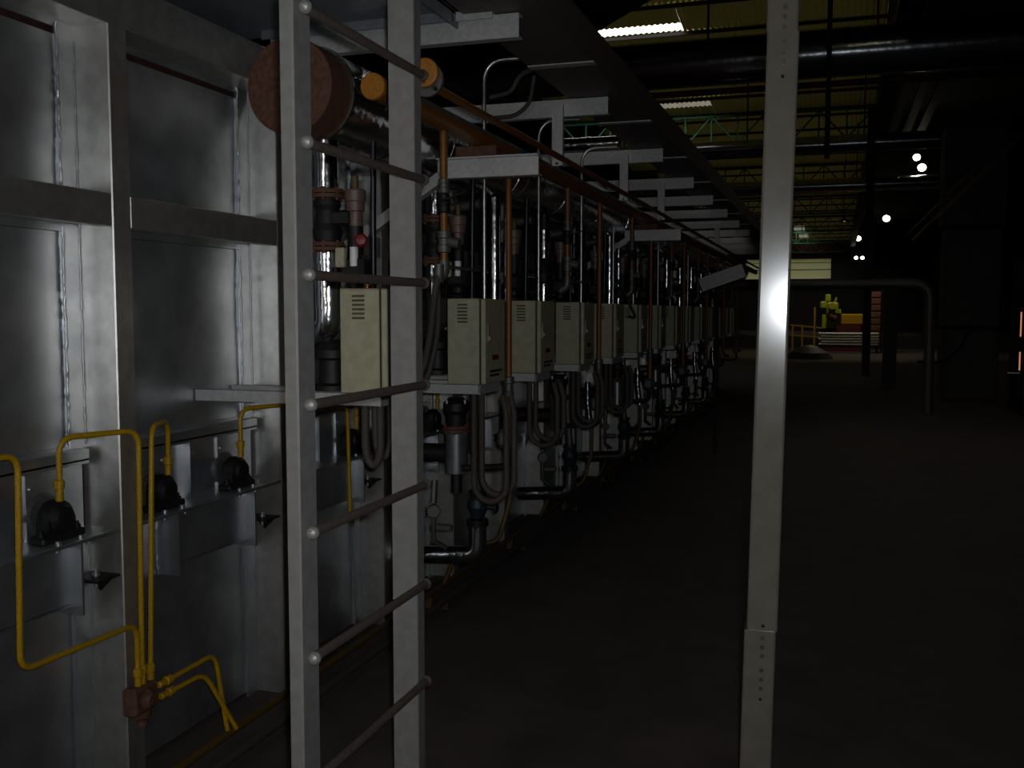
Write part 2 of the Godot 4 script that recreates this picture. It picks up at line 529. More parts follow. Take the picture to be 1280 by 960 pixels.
func furnace() -> void:
	var f := thing("roller_furnace", Vector3(-2.45, 0, -11), "long silver-painted steel furnace wall with columns and welded panels along the left", "furnace")
	put(f, "casing", mb().span(Vector3(-6.5, 0.0, -1.0), Vector3(-2.472, 2.80, -22.5)), M.primer, "dark red primed casing behind the panels")
	var cols := 19
	for i in cols:
		var zc := -1.74 - 1.03 * i
		var near := i <= 4
		put(f, "column", mb().span(Vector3(-2.455, 0, zc), Vector3(-2.30, 2.66, zc - 0.092), 0.004), M.frame)
		var za := zc - 0.092
		var zb := zc - 1.03
		put(f, "header_panel", mb().span(Vector3(-2.456, 2.628, za), Vector3(-2.444, 2.80, zb)), M.silver)
		put(f, "panel", dented(-2.452, 2.04, 2.606, za, zb, 0.010, 40 + i), M.silver)
		put(f, "panel", dented(-2.452, 1.20, 1.965, za, zb, 0.010, 80 + i), M.silver)
		put(f, "panel", dented(-2.452, 0.02, 0.95, za, zb, 0.008, 120 + i), M.silver)
		put(f, "panel_strip", mb().span(Vector3(-2.452, 1.967, za), Vector3(-2.442, 2.04, zb)), M.silver)
		put(f, "cross_beam", mb().span(Vector3(-2.35, 1.985, za), Vector3(-2.302, 2.094, zb), 0.003), M.frame)
		put(f, "edge_strip", mb().span(Vector3(-2.452, 1.24, zb + 0.075), Vector3(-2.438, 1.985, zb)).span(Vector3(-2.452, 2.09, zb + 0.075), Vector3(-2.438, 2.66, zb)).span(Vector3(-2.452, 0.0, zb + 0.075), Vector3(-2.438, 0.955, zb)), M.silver)
		put(f, "angle_bar", mb().prism([Vector2(0, 0), Vector2(0.05, 0), Vector2(0.05, 0.006), Vector2(0.006, 0.006), Vector2(0.006, 0.05), Vector2(0, 0.05)], Vector3(-2.45, 1.20, za - 0.02), Vector3(0, 0, zb - za + 0.05), Vector3.RIGHT, Vector3.UP).span(Vector3(-2.452, 1.19, za - 0.02), Vector3(-2.40, 1.238, zb + 0.03)), M.silver)
		put(f, "bearing_plate", mb().span(Vector3(-2.455, 0.965, za), Vector3(-2.44, 1.195, zb + 0.02)), M.silver)
		put(f, "bearing_shelf", mb().span(Vector3(-2.455, 0.953, za), Vector3(-2.302, 0.966, zb), 0.002), M.silver)
		put(f, "apron", mb().span(Vector3(-2.40, 0.735, za - 0.06 if i == 0 else za - 0.30), Vector3(-2.388, 0.952, zb + 0.12)).span(Vector3(-2.452, 0.727, za - 0.30), Vector3(-2.388, 0.737, zb + 0.12)), M.silver)
		if near:
			put(f, "weld_bead", bead(Vector3(-2.438, 2.10, zb + 0.077), Vector3(-2.438, 2.64, zb + 0.077), 0.0055), M.weld)
			put(f, "weld_bead", bead(Vector3(-2.438, 1.25, zb + 0.077), Vector3(-2.438, 1.965, zb + 0.077), 0.0055), M.weld)
			put(f, "weld_bead", bead(Vector3(-2.437, 1.25, zb + 0.002), Vector3(-2.437, 2.60, zb + 0.002), 0.0035), M.weld)
			put(f, "weld_bead", bead(Vector3(-2.437, 0.03, zb + 0.002), Vector3(-2.437, 0.94, zb + 0.002), 0.0035), M.weld)
			put(f, "weld_bead", bead(Vector3(-2.438, 0.03, zb + 0.077), Vector3(-2.438, 0.73, zb + 0.077), 0.004), M.weld)
			for gz in [zb + 0.144, zb + 0.66]:
				var gt := put(f, "gusset", mb().span(Vector3(-2.45, 0.70, gz), Vector3(-2.345, 0.953, gz - 0.01)), M.silver)
				put(gt, "weld_bead", bead(Vector3(-2.447, 0.72, gz + 0.003), Vector3(-2.447, 0.945, gz + 0.003), 0.005), M.weld)
			put(f, "rib", mb().span(Vector3(-2.44, 0.967, zb + 0.50), Vector3(-2.405, 1.19, zb + 0.49)), M.silver)
			put(f, "rib", mb().span(Vector3(-2.44, 0.967, zb + 0.28), Vector3(-2.432, 1.19, zb + 0.06)), M.silver)
			for bz in [0.12, 0.26, 0.44, 0.62]:
				put(f, "bolt", mb().lathe(Vector3(-2.44, 1.135, zb + bz), Vector3.RIGHT, [[0.011, 0], [0.011, 0.004], [0.008, 0.004], [0.008, 0.015], [0, 0.015]], 6), M.weld)
			# clip with bolt on the column's side
			var cl := put(f, "clip", mb().span(Vector3(-2.44, 0.80, zb + 0.11), Vector3(-2.31, 0.808, zb + 0.001)).prism([Vector2(0, 0), Vector2(0.10, 0), Vector2(0.05, -0.05)], Vector3(-2.42, 0.80, zb + 0.03), Vector3(0, 0, -0.006), Vector3.RIGHT, Vector3.UP), M.iron)
			put(cl, "bolt", mb().lathe(Vector3(-2.37, 0.808, zb + 0.05), Vector3.UP, [[0.013, 0], [0.013, 0.009], [0.007, 0.009], [0.007, 0.022], [0, 0.022]], 6), M.weld)
			put(cl, "bolt", mb().lathe(Vector3(-2.37, 0.80, zb + 0.05), Vector3.DOWN, [[0.013, 0], [0.013, 0.009], [0.007, 0.009], [0.007, 0.03], [0, 0.03]], 6), M.weld)
	put(f, "header_beam", mb().span(Vector3(-2.46, 2.648, -1.0), Vector3(-2.298, 2.806, -22.5), 0.003), M.frame)
	# paired pipes along the foot of the furnace
	for a in [[-2.20, 0.075, 0.017, "thin dusty yellow pipe running along the foot of the furnace, nearest the wall"], [-2.10, 0.05, 0.020, "brownish dusty pipe along the furnace foot, on the aisle side"]]:
		var w := mb().tube([Vector3(a[0], a[1], -1.2), Vector3(a[0], a[1], -21)], a[2], 10)
		for k in 12:
			w.span(Vector3(a[0] - 0.02, 0, -2.2 - 1.5 * k), Vector3(a[0] + 0.02, a[1] - a[2] * 0.6, -2.24 - 1.5 * k))
		solo("floor_pipe", w, M.dullyellow if a[0] < -2.15 else M.hose, a[3], "pipe", "pipes along the furnace foot")

# ---- overhead brackets and long tray
func channel(a: Vector3, b: Vector3, h: float, d: float, t := 0.006) -> MB:
	# channel lying along x, web facing +z, flanges pointing away from the camera
	return mb().prism([Vector2(0, 0), Vector2(-d, 0), Vector2(-d, t), Vector2(-t, t), Vector2(-t, h - t), Vector2(-d, h - t), Vector2(-d, h), Vector2(0, h)], a, b - a, Vector3.BACK, Vector3.UP)

func overhead() -> void:
	var zs := [-3.77, -5.36, -7.15, -8.75, -10.15, -11.55, -13.0, -14.5, -16.0, -17.5, -19.0]
	for i in zs.size():
		var z: float = zs[i]
		var t := thing("cantilever_bracket", Vector3(-2.3, 2.77, z), "light grey channel bracket under the overhead tray, %s from the ladder" % ORD[i], "bracket", "brackets carrying the overhead tray")
		put(t, "channel_beam", channel(Vector3(-2.30, 2.768, z), Vector3(-1.20, 2.768, z), 0.092, 0.05), M.bracket)
		if i == 0:
			put(t, "angle_clip", mb().span(Vector3(-1.56, 2.862, z + 0.03), Vector3(-1.30, 2.875, z - 0.05)).span(Vector3(-1.56, 2.84, z + 0.03), Vector3(-1.30, 2.862, z + 0.022)), M.bracket)
		if i in [1, 2, 3, 6]:
			var hx := -1.475
			var hg := put(t, "hanger", mb().prism([Vector2(0, 0), Vector2(0.06, 0), Vector2(0.06, -0.03), Vector2(0.054, -0.03), Vector2(0.054, -0.006), Vector2(0.006, -0.006), Vector2(0.006, -0.03), Vector2(0, -0.03)], Vector3(hx - 0.03, 2.50, z + 0.03), Vector3(0, 0.33, 0), Vector3.RIGHT, Vector3.BACK), M.bracket)
			put(hg, "clamp_bolt", mb().tube([Vector3(hx, 2.56, z + 0.05), Vector3(hx, 2.56, z - 0.06)], 0.006, 6).tube([Vector3(hx, 2.51, z + 0.05), Vector3(hx, 2.51, z - 0.06)], 0.006, 6), M.iron)
	var tr := thing("overhead_tray", Vector3(-1.26, 2.86, -3.2), "long dull brown-grey steel tray running overhead along the burner row", "tray")
	put(tr, "bottom_plate", mb().span(Vector3(-1.42, 2.864, -2.9), Vector3(-1.10, 2.872, -21)), M.tray)
	put(tr, "side_rail", mb().span(Vector3(-1.112, 2.864, -2.9), Vector3(-1.10, 3.02, -21)), M.tray)
	put(tr, "side_rail", mb().span(Vector3(-1.42, 2.864, -3.8), Vector3(-1.412, 2.96, -21)), M.tray)
	for k in 12:
		put(tr, "cross_rib", mb().span(Vector3(-1.42, 2.858, -4.6 - 1.5 * k), Vector3(-1.10, 2.866, -4.66 - 1.5 * k)), M.bracket)
	var dk := thing("deck_plate", Vector3(-1.9, 2.87, -3.2), "bluish grey steel deck plate above the furnace header beside the ladder top", "plate")
	put(dk, "plate", mb().span(Vector3(-2.5, 2.866, -2.2), Vector3(-1.45, 2.876, -3.80)), M.deck)
	put(dk, "edge_angle", mb().span(Vector3(-2.30, 2.83, -3.70), Vector3(-1.45, 2.866, -3.71)).span(Vector3(-1.46, 2.82, -2.2), Vector3(-1.45, 2.88, -3.8)), M.deck)

# ---- ladder
func ladder() -> void:
	var t := thing("steel_ladder", Vector3(-1.2, 0, -2.43), "grey steel ladder with round rungs standing in front of the furnace", "ladder")
	var lean := 0.0
	# near stile: narrow flange towards the camera, wide flange towards the aisle
	put(t, "stile", mb().prism([Vector2(0.004, 0), Vector2(0.079, 0), Vector2(0.079, -0.007), Vector2(0.007, -0.007), Vector2(0.007, -0.034), Vector2(0, -0.034), Vector2(0, -0.004)], Vector3(-1.2, 0, -2.062), Vector3(lean, 3.5, 0), Vector3.FORWARD, Vector3.RIGHT), M.ladder)
	# far stile: wide flange towards the camera
	put(t, "stile", mb().prism([Vector2(0.003, 0), Vector2(0.052, 0), Vector2(0.052, -0.007), Vector2(0.007, -0.007), Vector2(0.007, -0.082), Vector2(0, -0.082), Vector2(0, -0.003)], Vector3(-1.2, 0, -2.752), Vector3(lean, 3.5, 0), Vector3.FORWARD, Vector3.RIGHT), M.ladder)
	for k in 11:
		var y := 0.245 + 0.3085 * k
		var a := Vector3(-1.19, y, -2.10)
		var b := Vector3(-1.19, y, -2.805)
		var r := put(t, "rung", mb().tube([a, b], 0.0125, 14), M.rung)
		var w := mb().lathe(a + Vector3(0.004, 0, 0.010), Vector3.BACK, [[0.016, -0.012], [0.017, -0.004], [0.013, 0.004], [0.006, 0.009], [0, 0.010]], 10)
		put(r, "weld_knob", w, M.knob)
		put(r, "weld_fillet", mb().lathe(b + Vector3(0.0, 0, 0.02), Vector3.FORWARD, [[0.0125, 0], [0.018, 0.008], [0.017, 0.016], [0, 0.022]], 10), M.rung)

# ---- painted post in the aisle
func post() -> void:
	var t := thing("painted_post", Vector3(-0.222, 0, -3.30), "pale cream painted steel post standing alone in the aisle", "post")
	t.rotation = Vector3(0, deg_to_rad(2.45), 0)
	# parts are given in the post's own frame; it leans slightly
	var tilt := Basis(Vector3.FORWARD, 0.0165)
	var w := 0.0495
	var sec := func(y0: float, y1: float, x0: float, x1: float, z: float, called: String) -> MeshInstance3D:
		var o := MeshInstance3D.new()
		o.name = numbered(t, called)
		var c := 0.008
		var poly := [Vector2(x0 + c, z), Vector2(x1 - c, z), Vector2(x1 - c * 0.3, z - c * 0.3), Vector2(x1, z - c), Vector2(x1, z - 0.07), Vector2(x1 - 0.004, z - 0.07), Vector2(x1 - 0.004, z - 0.006), Vector2(x0 + 0.004, z - 0.006), Vector2(x0 + 0.004, z - 0.07), Vector2(x0, z - 0.07), Vector2(x0, z - c), Vector2(x0 + c * 0.3, z - c * 0.3)]
		o.mesh = mb().prism(poly, Vector3(0, y0, 0), Vector3(0, y1 - y0, 0), Vector3.RIGHT, Vector3.BACK).mesh()
		o.material_override = M.post
		o.transform.basis = tilt
		t.add_child(o)
		return o
	sec.call(0.655, 2.58, -w, w, 0.0, "shaft")
	sec.call(0.0, 0.655, -w - 0.007, w - 0.004, 0.003, "shaft")
	sec.call(2.58, 3.6, -w - 0.003, w - 0.004, -0.003, "shaft")
	for a in [0.632, 2.655]:
		for k in 6:
			var y: float = a - 0.0305 * k - (0.018 if k > 2 else 0.0)
			var o := MeshInstance3D.new()
			o.name = numbered(t, "bolt_head")
			o.mesh = mb().lathe(Vector3(0.003, y, 0.0), Vector3.BACK, [[0.0075, 0], [0.0075, 0.006], [0.0035, 0.006], [0.0035, 0.004], [0, 0.004]], 8).mesh()
			o.material_override = M.boltgrey
			o.transform.basis = tilt
			t.add_child(o)
	for y in [0.672, 0.425, 2.44]:
		var o := MeshInstance3D.new()
		o.name = numbered(t, "hole_disc")
		o.mesh = mb().lathe(Vector3(0.003, y, 0.0), Vector3.BACK, [[0.0055, 0], [0.0055, 0.0034], [0, 0.0032]], 10).mesh()  # raised black disc, the shade inside a hole painted as colour
		o.material_override = M.hole_disc
		o.transform.basis = tilt
		t.add_child(o)

# ---- roller bearings on the shelf
func bearings() -> void:
	var zs := [-2.56, -3.09, -3.57, -4.62, -5.12, -5.72]
	var lab := ["black greasy bearing block nearest the left edge of the picture", "black bearing block half hidden behind two yellow grease lines", "black bearing block right of the yellow lines, before the ladder", "black bearing block seen between the ladder's stiles", "black bearing block just right of the ladder", "black bearing block farthest from the camera, behind the clad burner"]
	for i in zs.size():
		var z: float = zs[i]
		var t := thing("bearing_block", Vector3(-2.36, 0.966, z), lab[i], "bearing", "roller bearings on the shelf")
		var c := Vector3(-2.375, 1.038, z)
		put(t, "housing", mb().lathe(c - Vector3(0.035, 0, 0), Vector3.RIGHT, [[0.0, 0], [0.05, 0.0], [0.058, 0.008], [0.060, 0.03], [0.056, 0.052], [0.042, 0.06], [0.038, 0.072], [0.02, 0.076], [0, 0.076]], 22).prism([Vector2(-0.062, -0.072), Vector2(0.062, -0.072), Vector2(0.058, 0), Vector2(-0.058, 0)], c - Vector3(0.03, 0, 0), Vector3(0.05, 0, 0), Vector3.BACK, Vector3.UP), M.grease)
		put(t, "base", mb().box(Vector3(-2.375, 0.979, z), Vector3(0.06, 0.026, 0.19), 0.006), M.grease)
		for s in [-1, 1]:
			put(t, "bolt", mb().lathe(Vector3(-2.37, 0.992, z + s * 0.078), Vector3.UP, [[0.014, 0], [0.014, 0.010], [0.008, 0.010], [0.008, 0.022], [0, 0.022]], 6), M.iron)
			put(t, "nut", mb().lathe(Vector3(-2.33, 0.966, z + s * 0.05), Vector3.UP, [[0.010, 0], [0.010, 0.009], [0, 0.009]], 6), M.weld)
			put(t, "nut", mb().lathe(Vector3(-2.325, 0.953, z + s * 0.06), Vector3.DOWN, [[0.009, 0], [0.009, 0.012], [0, 0.012]], 6), M.weld)
		put(t, "shaft", mb().tube([Vector3(-2.45, 1.045, z), Vector3(-2.40, 1.045, z)], 0.028, 14), M.iron)
		put(t, "seal_ring", mb().lathe(Vector3(-2.442, 1.045, z), Vector3.RIGHT, [[0.072, 0], [0.072, 0.012], [0.062, 0.016], [0.03, 0.016]], 20), M.castgrey, "grey round seal ring on the wall")

# ---- yellow grease lines with fittings and the manifold
func fitting(parent: Node, at: Vector3, up := Vector3.UP) -> void:
	put(parent, "fitting", mb().lathe(at, up, [[0.009, 0.0], [0.013, 0.004], [0.013, 0.04], [0.017, 0.043], [0.017, 0.066], [0.014, 0.07], [0.009, 0.072]], 8), M.yellow)

func grease_lines() -> void:
	var rad := 0.0095
	var x := -2.262
	var defs := [
		["yellow grease line that loops in from the left edge and back up to the manifold", [Vector3(x, 1.285, -2.02), Vector3(x, 1.285, -2.292), Vector3(x, 0.645, -2.272), Vector3(x, 0.632, -2.785), Vector3(x, 0.425, -2.785)], []],
		["yellow grease line rising from the leftmost bearing and turning down the column", [Vector3(-2.35, 1.10, -2.545), Vector3(-2.345, 1.30, -2.545), Vector3(x, 1.297, -2.822), Vector3(x, 0.43, -2.806)], [Vector3(-2.35, 1.095, -2.545)]],
		["yellow grease line in a tight hairpin over the half hidden bearing", [Vector3(-2.35, 1.10, -3.09), Vector3(-2.335, 1.302, -3.075), Vector3(-2.27, 1.302, -2.90), Vector3(x, 0.42, -2.850)], [Vector3(-2.35, 1.095, -3.09)]],
		["yellow grease line from the bearing before the ladder running right behind the stile", [Vector3(-2.35, 1.10, -3.565), Vector3(-2.345, 1.300, -3.56), Vector3(x, 1.300, -3.75), Vector3(x, 1.26, -4.35), Vector3(x, 0.66, -4.37)], [Vector3(-2.35, 1.095, -3.565)]],
		["upper yellow grease line arching from the manifold down to the floor pipe", [Vector3(-2.24, 0.390, -2.86), Vector3(-2.235, 0.395, -3.19), Vector3(-2.20, 0.09, -3.21)], []],
		["lower yellow grease line arching from the manifold down to the floor pipe", [Vector3(-2.24, 0.345, -2.87), Vector3(-2.22, 0.352, -3.10), Vector3(-2.18, 0.09, -3.24)], []],
		["yellow grease line with stacked fittings above the bearing behind the ladder", [Vector3(-2.35, 1.10, -4.62), Vector3(-2.35, 1.42, -4.62)], [Vector3(-2.35, 1.095, -4.62), Vector3(-2.35, 1.17, -4.62)]],
		["short yellow grease line above the bearing right of the ladder", [Vector3(-2.35, 1.10, -5.72), Vector3(-2.35, 1.42, -5.72)], [Vector3(-2.35, 1.095, -5.72), Vector3(-2.35, 1.17, -5.72)]]]
	for d in defs:
		var p: Array = d[1]
		var t := thing("grease_line", p[0], d[0], "pipe", "yellow grease lines")
		put(t, "tube", mb().tube(bend(p, 0.055, 7), rad, 12), M.yellow)
		for q in d[2]: fitting(t, q)
		if d[0].begins_with("yellow grease line that") or d[0].contains("column") or d[0].contains("hairpin"):
			fitting(t, p[-1] - Vector3(0, 0.02, 0))
		if d[0].contains("arching"):
			fitting(t, p[0], Vector3(0.02, 0.02, -1).normalized())
	var m := thing("grease_manifold", Vector3(-2.27, 0.36, -2.8), "rust-brown distributor block where the yellow grease lines meet", "manifold")
	put(m, "block", mb().box(Vector3(-2.268, 0.365, -2.80), Vector3(0.06, 0.10, 0.13), 0.012), M.rust)
	put(m, "outlet", mb().lathe(Vector3(-2.25, 0.365, -2.80), Vector3.RIGHT, [[0.035, 0], [0.038, 0.02], [0.02, 0.035], [0, 0.036]], 10), M.rust)
	put(m, "drain_stub", mb().lathe(Vector3(-2.262, 0.32, -2.80), Vector3.DOWN, [[0.035, 0], [0.03, 0.02], [0.022, 0.03], [0.022, 0.05], [0, 0.052]], 8), M.rust)

# ---- long pipes above the burners
func big_pipes() -> void:
	var t := thing("air_main", Vector3(-1.94, 2.533, -3.3), "thick insulated pipe with a round rust-brown end plate and shiny metal cladding", "pipe")
	var c := Vector3(-1.94, 2.533, -3.30)
	put(t, "end_plate", mb().lathe(c + Vector3(0, 0, 0), Vector3.FORWARD, [[0, 0], [0.172, 0], [0.176, 0.004], [0.176, 0.17], [0, 0.17]], 48), M.rust, "rust-brown blank end plate")
	put(t, "end_collar", mb().lathe(c + Vector3(0, 0, -0.165), Vector3.FORWARD, [[0.170, 0], [0.184, 0], [0.186, 0.006], [0.186, 0.02], [0.18, 0.024]], 48), M.foil)
	for k in 17:
		var z := -3.47 - 1.05 * k
		put(t, "cladding", mb().lathe(Vector3(c.x, c.y, z), Vector3.FORWARD, [[0.178, 0], [0.1815, 0.001], [0.1815, 0.02], [0.179, 0.024], [0.179, 0.50], [0.182, 0.505], [0.182, 0.515], [0.179, 0.52], [0.179, 1.05]], 40), M.foil)
	var g := thing("gas_main", Vector3(-1.6, 2.507, -3.28), "orange gas main with a flat round cap, running along the burner row", "pipe")
	put(g, "pipe", mb().tube([Vector3(-1.6, 2.507, -3.30), Vector3(-1.6, 2.507, -21)], 0.045, 20), M.orange)
	var du := mb()
	for q in 8:
		var a0 := lerpf(0.15, PI - 0.15, q / 8.0)
		var a1 := lerpf(0.15, PI - 0.15, (q + 1) / 8.0)
		var r0 := 0.0465
		var p0 := Vector3(-1.6 + cos(a0) * r0, 2.507 + sin(a0) * r0, -3.34)
		var p1 := Vector3(-1.6 + cos(a1) * r0, 2.507 + sin(a1) * r0, -3.34)
		du.quad(p0, p1, p1 + Vector3(0, 0, -17.6), p0 + Vector3(0, 0, -17.6), Vector3(cos((a0 + a1) / 2), sin((a0 + a1) / 2), 0))
	put(g, "dust_layer", du, M.dust, "grey-brown dust lying on top of the pipe")
	put(g, "cap", mb().lathe(Vector3(-1.6, 2.507, -3.30), Vector3.BACK, [[0.045, -0.03], [0.048, -0.02], [0.048, 0.0], [0.044, 0.004], [0, 0.005]], 24), M.amber)
	var l := thing("pilot_gas_line", Vector3(-1.44, 2.52, -3.5), "thin orange pipe with a flanged end above the gas main", "pipe")
	put(l, "pipe", mb().tube([Vector3(-1.44, 2.532, -3.42), Vector3(-1.44, 2.532, -21)], 0.016, 12), M.orange)
	put(l, "blank_disc", mb().lathe(Vector3(-1.44, 2.565, -3.40), Vector3.BACK, [[0, -0.012], [0.052, -0.012], [0.052, 0.006], [0.045, 0.008], [0, 0.009]], 24), M.amber, "amber blank disc")
	put(l, "flange", mb().lathe(Vector3(-1.44, 2.545, -3.42), Vector3.FORWARD, [[0.0, 0], [0.062, 0], [0.062, 0.018], [0.03, 0.02], [0.03, 0.05], [0.016, 0.055]], 20), M.castgrey)
	for k in 4:
		var a := TAU * (k + 0.5) / 4
		put(l, "bolt", mb().lathe(Vector3(-1.44 + 0.05 * cos(a), 2.545 + 0.05 * sin(a), -3.40), Vector3.FORWARD, [[0, 0], [0.008, 0], [0.008, 0.05], [0, 0.05]], 6), M.iron)
	# supports under the gas main
	for i in 2:
		var z: float = [-4.40, -8.75][i]
		var s := thing("pipe_support", Vector3(-1.8, 2.33, z), ["wide grey channel under the orange gas main, right of the ladder", "distant grey channel under the orange gas main, past the fourth cabinet"][i], "bracket", "gas main supports")
		put(s, "channel_beam", channel(Vector3(-1.80, 2.325, z), Vector3(-1.306, 2.325, z), 0.085, 0.06).span(Vector3(-1.80, 2.41, z + 0.02), Vector3(-1.306, 2.418, z - 0.06)), M.bracket)
		put(s, "brace", mb().bar(Vector3(-1.78, 2.33, z), Vector3(-2.28, 2.02, z - 0.02), 0.05, 0.05), M.bracket)
		put(s, "saddle", mb().span(Vector3(-1.70, 2.418, z + 0.03), Vector3(-1.50, 2.465, z - 0.06), 0.004), M.rust)

# ---- one burner position after the other
func cabinet(i: int, z: float) -> void:
	var y0 := 1.392 if i == 0 else 1.350
	var y1 := 1.790 if i == 0 else 1.765
	var where := ["seen through the ladder", "second from the ladder", "third from the ladder", "fourth from the ladder", "fifth from the ladder", "sixth from the ladder", "seventh from the ladder", "eighth from the ladder", "ninth from the ladder", "tenth from the ladder", "eleventh from the ladder", "twelfth from the ladder", "thirteenth from the ladder", "farthest in the row"]
	var t := thing("control_cabinet", Vector3(-1.7, y0, z - 0.14), "cream control cabinet with side louvres, " + where[i], "cabinet", "control cabinets along the burner row")
	put(t, "body", mb().span(Vector3(-1.795, y0, z), Vector3(-1.632, y1, z - 0.29), 0.004), M.cream)
	var d := put(t, "door", mb().span(Vector3(-1.622, y0 + 0.002, z + 0.003), Vector3(-1.598, y1 - 0.002, z - 0.293), 0.004), M.cream)
	put(t, "seal", mb().span(Vector3(-1.634, y0 + 0.006, z - 0.006), Vector3(-1.618, y1 - 0.006, z - 0.284)), M.ink)
	for k in 6:
		put(t, "louvre", mb().box(Vector3(-1.716, y1 - 0.030 - 0.0165 * k, z + 0.002), Vector3(0.052, 0.0085, 0.007), 0.002, Basis(Vector3.RIGHT, -0.5)), M.slot)  # darker than the body: shade of the slots put into the colour
	if i < 7:
		put(d, "lock", mb().span(Vector3(-1.598, y0 + 0.20, z - 0.03), Vector3(-1.592, y0 + 0.29, z - 0.045), 0.002), M.zinc)
		put(d, "lock", mb().span(Vector3(-1.594, y0 + 0.21, z - 0.032), Vector3(-1.580, y0 + 0.235, z - 0.043), 0.003), M.zinc)
		put(d, "red_mark", mb().span(Vector3(-1.5985, y0 + 0.115, z - 0.09), Vector3(-1.5965, y0 + 0.14, z - 0.19)), M.red, "small red printed mark")
		for k in 2:
			put(d, "lettering", mb().span(Vector3(-1.5985, y0 + 0.055 - 0.02 * k, z - 0.06), Vector3(-1.5967, y0 + 0.067 - 0.02 * k, z - (0.24 - 0.04 * k))), M.ink)
	if i == 0:
		put(t, "top_plug", mb().lathe(Vector3(-1.70, y1, z - 0.05), Vector3.UP, [[0.010, 0], [0.010, 0.006], [0.006, 0.008], [0.006, 0.016], [0, 0.018]], 8), M.brass)
	# the shelf it stands on
	var s := thing("cabinet_bracket", Vector3(-2.0, y0 - 0.045, z), "grey channel arm carrying a control cabinet, %s along the row" % ORD[i], "bracket", "arms under the control cabinets")
	put(s, "arm", channel(Vector3(-2.445, y0 - 0.046, z + 0.002), Vector3(-1.630, y0 - 0.046, z + 0.002), 0.044, 0.04), M.bracket)
	put(s, "arm", channel(Vector3(-2.445, y0 - 0.046, z - 0.25), Vector3(-1.630, y0 - 0.046, z - 0.25), 0.044, 0.04), M.bracket)
	put(s, "front_rail", mb().span(Vector3(-1.634, y0 - 0.048, z + 0.002), Vector3(-1.626, y0 - 0.002, z - 0.29)), M.bracket)

func flange(m: MB, at: Vector3, r: float, bolts := 6) -> void:
	m.lathe(at, Vector3.DOWN, [[0, 0], [r, 0], [r, 0.014], [0, 0.014]], 20)
	m.lathe(at - Vector3(0, 0.018, 0), Vector3.DOWN, [[0, 0], [r, 0], [r, 0.014], [0, 0.014]], 20)
	for k in bolts:
		var a := TAU * (k + 0.3) / bolts
		m.lathe(at + Vector3(cos(a) * (r - 0.012), 0.008, sin(a) * (r - 0.012)), Vector3.DOWN, [[0, 0], [0.008, 0], [0.008, 0.05], [0, 0.05]], 6)

